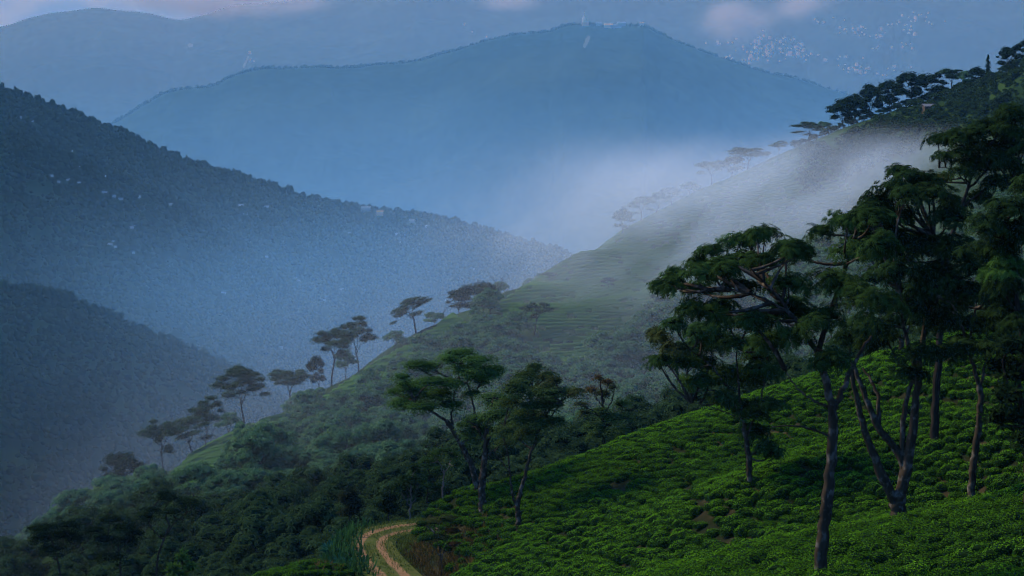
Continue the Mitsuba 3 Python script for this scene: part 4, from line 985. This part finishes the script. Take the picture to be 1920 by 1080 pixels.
frng = np.random.default_rng(41)
forest('mountain_forest', gL, 26000, 3.7, frng, 'dark blue forest covering the long mountain on the left', sub=0)
forest('spur_forest', gA, 12000, 3.2, frng, 'dark forest on the nearer spur of the left mountain', sub=0)
forest('lower_forest', gB, 9000, 2.2, frng, 'dim bushes and trees on the lowest left spur', sub=0)
forest('crest_forest', gL, 1300, 3.9, frng, 'ragged line of trees along the crest of the left mountain', lo=-0.02, hi=0.025, sub=1, squash=(1.0, 1.9))
forest('spur_crest_forest', gA, 520, 3.4, frng, 'ragged trees along the crest of the nearer left spur', lo=-0.02, hi=0.03, sub=1, squash=(1.0, 1.7))
forest('lower_crest_forest', gB, 420, 2.8, frng, 'ragged bushes along the crest of the lowest left spur', lo=-0.02, hi=0.03, sub=1, squash=(1.0, 1.6))
forest('far_crest_forest', gM, 2200, 6.0, frng, 'tiny trees roughening the crest of the monastery mountain', lo=-0.01, hi=0.02, sub=0, squash=(0.7, 1.3))

# ------------------------------------------------------------------ houses on the far slopes
diff = lambda key, c: scene.setdefault(key, {'type': 'twosided', 'bsdf': {'type': 'diffuse', 'reflectance': {'type': 'rgb', 'value': list(c)}}})
diff('white_wall', (0.33, 0.32, 0.31)); diff('cream_wall', (0.84, 0.56, 0.33)); diff('peach_wall', (0.85, 0.44, 0.22)); diff('tin_roof', (0.26, 0.27, 0.28)); diff('hut_roof', (0.22, 0.21, 0.20)); diff('peach_roof', (0.72, 0.36, 0.16)); diff('red_roof', (0.32, 0.10, 0.07)); diff('dark_glass', (0.04, 0.045, 0.05)); diff('gold_paint', (0.75, 0.52, 0.18)); diff('pale_rock', (0.17, 0.14, 0.10)); diff('wood_wall', (0.11, 0.075, 0.05))


def box(lo, hi):
    m = trimesh.creation.box(np.array(hi, float) - np.array(lo, float)); m.apply_translation((np.array(lo, float) + hi) / 2); return m


def gable(L, W, h, rise, eave=0.5):
    x, y = L / 2 + eave, W / 2 + eave; q = rise * eave / (W / 2)
    v = np.array([[-x, -y, h - q], [x, -y, h - q], [x, y, h - q], [-x, y, h - q], [-x, 0, h + rise], [x, 0, h + rise]])
    v2 = v + [0, 0, 0.22]
    f = lambda o: [[o + 0, o + 1, o + 5], [o + 0, o + 5, o + 4], [o + 2, o + 3, o + 4], [o + 2, o + 4, o + 5]]
    side = [[0, 1, 7], [0, 7, 6], [2, 3, 9], [2, 9, 8], [0, 6, 10], [0, 10, 4], [4, 10, 9], [4, 9, 3], [1, 5, 11], [1, 11, 7], [5, 2, 8], [5, 8, 11]]
    return trimesh.Trimesh(np.vstack([v, v2]), np.array([t[::-1] for t in f(0)] + f(6) + side), process=False)


def walls(L, W, h, rise):
    x, y = L / 2, W / 2
    v = np.array([[-x, -y, -3], [x, -y, -3], [x, y, -3], [-x, y, -3], [-x, -y, h], [x, -y, h], [x, y, h], [-x, y, h], [-x, 0, h + rise], [x, 0, h + rise]])
    f = [[0, 1, 5], [0, 5, 4], [2, 3, 7], [2, 7, 6], [1, 2, 6], [1, 6, 9], [1, 9, 5], [3, 0, 4], [3, 4, 8], [3, 8, 7]]
    return trimesh.Trimesh(v, np.array(f), process=False)


HOUSE = []
for L, W, h, rise, wk, rk in ((11, 7, 3.4, 2.0, 'white_wall', 'tin_roof'), (14, 7, 5.8, 1.8, 'cream_wall', 'peach_roof'), (9, 8, 6.5, 1.6, 'peach_wall', 'peach_roof'), (17, 8, 3.6, 1.9, 'white_wall', 'tin_roof'), (10, 8, 9.5, 1.2, 'peach_wall', 'peach_roof')):
    HOUSE.append((mikit.ply(walls(L, W, h, rise), wk), mikit.ply(gable(L, W, h, rise), rk)))


def tri(grid): v, f = grid_mesh(*grid); return trimesh.Trimesh(v, f, process=False)


class Surf:
    """Sight-line hits on a mountain grid, through a mesh for rays."""
    def __init__(self, grid): self.m = tri(grid); self.scale = 1000.0; self.m.apply_scale(1 / self.scale)

    def hit(self, px, py):
        d = np.stack([(np.asarray(px) - CX) / F, np.ones(len(px)), -(np.asarray(py) - HZ) / F], 1)
        loc, ir, _ = self.m.ray.intersects_location(np.zeros_like(d), d, multiple_hits=False)
        out = np.full((len(px), 3), np.nan); out[ir] = loc * self.scale
        return out


hrng = np.random.default_rng(99)


def house(p, i, s, rot, label, group=None, name='house'):
    to = T().translate([float(p[0]), float(p[1]), float(p[2])]).rotate([0, 0, 1], rot).scale(float(s))
    k = numbered(name); w, r = HOUSE[i]
    scene[k + '__wall'] = {**w, 'to_world': to}; scene[k + '__roof'] = {**r, 'to_world': to}
    tag(k, label, 'house', group)


surfs = [Surf(gA), Surf(gL), Surf(gB)]
low = [(20, 219, 1), (36, 223, 1), (60, 230, 1), (170, 238, 1), (132, 286, 1), (150, 317, 1.1), (172, 318, 1.2), (186, 326, 1), (95, 333, 1.1), (110, 344, 1), (148, 346, 1), (128, 340, .9), (196, 333, .9), (205, 336, .8), (196, 364, 1.1), (182, 366, .9), (214, 371, 1.2), (226, 376, 1), (236, 381, .9), (258, 372, 1.3), (270, 378, 1), (240, 361, .8), (320, 387, 1.4), (314, 384, .8),
       (246, 430, 1.1), (252, 427, .8), (206, 462, 1.1), (216, 466, 1), (224, 470, .8), (250, 477, 1), (212, 455, .8), (452, 388, 1.1), (460, 403, .9), (500, 390, 1), (622, 386, 1), (800, 427, 1.1), (745, 441, 1), (764, 441, .9), (752, 456, .8), (790, 461, 1), (776, 470, .8), (722, 480, .9), (838, 405, .9), (891, 508, 1), (834, 565, .8), (560, 530, 1.2), (500, 484, 1), (525, 655, 1.3), (419, 554, 1.6), (428, 556, 1.2), (608, 565, .9),
       (553, 523, .8), (640, 545, .8), (655, 440, .8), (708, 432, .7), (590, 480, .7), (690, 505, .8), (470, 520, .8), (380, 480, .8), (345, 505, .8)]
hp = [s.hit([a[0] for a in low], [a[1] for a in low]) for s in surfs]
for j, (px, py, s) in enumerate(low):
    c = [h[j] for h in hp if np.isfinite(h[j][0])]
    if not c: continue
    p = min(c, key=lambda q: q[1])
    house(p + [0, 0, 1.5], int(hrng.choice([0, 3, 0])), 0.40 * s * p[1] / 2500, float(hrng.uniform(-35, 35)), 'small pale house among the trees on the left mountain side', 'pale houses scattered over the left mountain side')
for px, py, i, s, lab in [(690, 385, 3, 0.95, 'long white house on the left mountain crest, left of its pair'), (716, 385, 1, 0.8, 'white house on the left mountain crest among trees, right of its pair'), (775, 393, 0, 0.75, 'small white house on the left mountain crest, right of the long white pair')]:
    d = 2800.0; p = pt(px, py, d)
    q = np.array([gL[0].ravel(), gL[1].ravel()]).T; kk = int(np.argmin(((q - p[:2] * np.array([1, 1])) ** 2).sum(1)))
    house([p[0], p[1] - 40, gL[2].ravel()[kk] + 4], i, s, float(hrng.uniform(-10, 10)), lab)

# the town on the slope of the farthest mountain
sf = Surf(gF)
CL = [(1438, 94, 26, 11, 70), (1395, 112, 20, 3, 24), (1492, 92, 10, 10, 24), (1505, 102, 24, 7, 14), (1565, 115, 20, 6, 8), (1605, 131, 16, 5, 18), (1656, 140, 4, 2, 4), (1590, 58, 20, 5, 14), (1647, 71, 5, 2, 6), (1722, 37, 20, 7, 20), (1706, 68, 5, 14, 10), (1535, 44, 16, 4, 7), (1340, 82, 10, 2, 5), (1660, 90, 24, 4, 6), (1670, 45, 14, 8, 5), (1290, 170, 60, 8, 4), (480, 105, 10, 8, 3), (850, 60, 60, 20, 3), (1700, 133, 24, 4, 5)]
pxs = np.concatenate([hrng.normal(a, b, n) for a, _, b, _, n in CL]); pys = np.concatenate([hrng.normal(a, b, n) for _, a, _, b, n in CL])
hit = sf.hit(pxs, pys)
for p in hit:
    if not np.isfinite(p[0]): continue
    house(p + [0, 0, 4], int(hrng.choice([1, 2, 4, 2, 4])), float(hrng.choice([1.2, 1.6, 2.2, 3.0], p=[.35, .35, .2, .1])) * 0.55, float(hrng.uniform(-30, 30)), 'tiny peach coloured house of the hill town on the farthest mountain', 'houses of the hill town on the farthest mountain', name='town_house')

# the monastery and its neighbours on the summit
def on_crest(px, name, label, cat, parts, s=1.0, lift=0.0):
    d = 6985.0; x = (px - CX) / F * d
    q = np.array([gM[0].ravel(), gM[1].ravel()]).T; kk = int(np.argmin(((q - [x, d]) ** 2).sum(1)))
    to = T().translate([x, float(d - 30), float(gM[2].ravel()[kk] + lift)]).scale(s)
    k = numbered(name)
    for nm, mesh, m in parts:
        kk2 = k + '__' + nm
        c = 1
        while kk2 in scene: kk2 = f'{k}__{nm}_{c:03d}'; c += 1
        scene[kk2] = {**mikit.ply(mesh, m, smooth=30), 'to_world': to}
    tag(k, label, cat)


spire = trimesh.creation.revolve(np.array([[0, 0], [7, 0], [7, 5], [5.5, 6], [6, 12], [4.5, 15], [1.6, 17], [1.2, 26], [0.5, 34], [0, 35]]), sections=16)
on_crest(1097, 'hilltop_stupa', 'pale golden tower with a tall spire on the summit left of the white buildings', 'tower', [('base', box([-11, -8, -6], [11, 8, 7]), 'peach_wall'), ('spire', spire.apply_translation([-4, 0, 7]), 'cream_wall'), ('annexe', box([4, -6, 7], [10, 6, 13]), 'cream_wall')], 1.35)
for px, i, s, lift, lab in [(1122, 3, 1.1, -2, 'small white summit building next right of the golden tower'), (1140, 1, 2.0, -14, 'largest white summit building below the long roofs'), (1153, 3, 2.0, -10, 'long cream summit building with low roof'), (1164, 3, 1.6, 2, 'white summit building at the top right of the cluster'), (1202, 1, 1.0, 0, 'lone white building on the right shoulder of the summit')]:
    d = 6985.0; x = (px - CX) / F * d
    q = np.array([gM[0].ravel(), gM[1].ravel()]).T; kk = int(np.argmin(((q - [x, d]) ** 2).sum(1)))
    house([x, d - 40, gM[2].ravel()[kk] + 4 + lift], i, 1.35 * s, float(hrng.uniform(-8, 8)), lab, name='summit_building')
# bare scars high on the far slopes
for px, py, w, h, sf_, lab in [(357, 85, 5, 4, sf, 'bright bare scar high on the farthest mountain at the left'), (461, 116, 2.5, 12, sf, 'long thin pale landslide streak on the farthest mountain'), (1100, 78, 4, 12, Surf(gM), 'pale bare strip running down below the summit tower')]:
    n = 7; u = np.linspace(-1, 1, n); A, B = np.meshgrid(u, u)
    rr = 1 + 0.3 * fb(A + px, B, 0.7, 6)
    qx, qy = px + A * np.sqrt(1 - 0.45 * B ** 2) * w * rr + (B * -4 if h > 10 else 0), py + B * np.sqrt(1 - 0.45 * A ** 2) * h * rr
    P = sf_.hit(qx.ravel(), qy.ravel())
    if np.isfinite(P).all():
        P = P * (1 - 8 / P[:, 1:2])
        k = numbered('bare_scar'); v, f = grid_mesh(*[P[:, c].reshape(n, n) for c in range(3)])
        scene[k] = mikit.ply((v, f), 'pale_rock', smooth=True); tag(k, lab, 'landslide scar')

# the hut under the trees of the upper ridge
p = MID.hit(1742, 208, 400, 700)
if p is not None:
    k = numbered('hut'); to = T().translate((p + [0, -1, 0.3]).tolist()).rotate([0, 0, 1], 12).scale(0.5)
    L, W, h = 11, 6, 3.0
    scene[k + '__wall'] = {**mikit.ply(walls(L, W, h, 1.5), 'wood_wall'), 'to_world': to}
    scene[k + '__roof'] = {**mikit.ply(gable(L, W, h, 1.5, 0.9), 'hut_roof'), 'to_world': to}
    for c, x in enumerate((-3.6, -1.2, 3.6)):
        scene[k + '__window' + (f'_{c:03d}' if c else '')] = {**mikit.ply(box([x - 0.6, -W / 2 - 0.06, 1.1], [x + 0.6, -W / 2 + 0.1, 2.3]), 'dark_glass'), 'to_world': to}
    scene[k + '__door'] = {**mikit.ply(box([0.7, -W / 2 - 0.06, 0.1], [1.7, -W / 2 + 0.1, 2.2]), 'hut_roof'), 'to_world': to}
    tag(k, 'long low hut with pale tin roof under the dark trees of the upper ridge', 'hut')
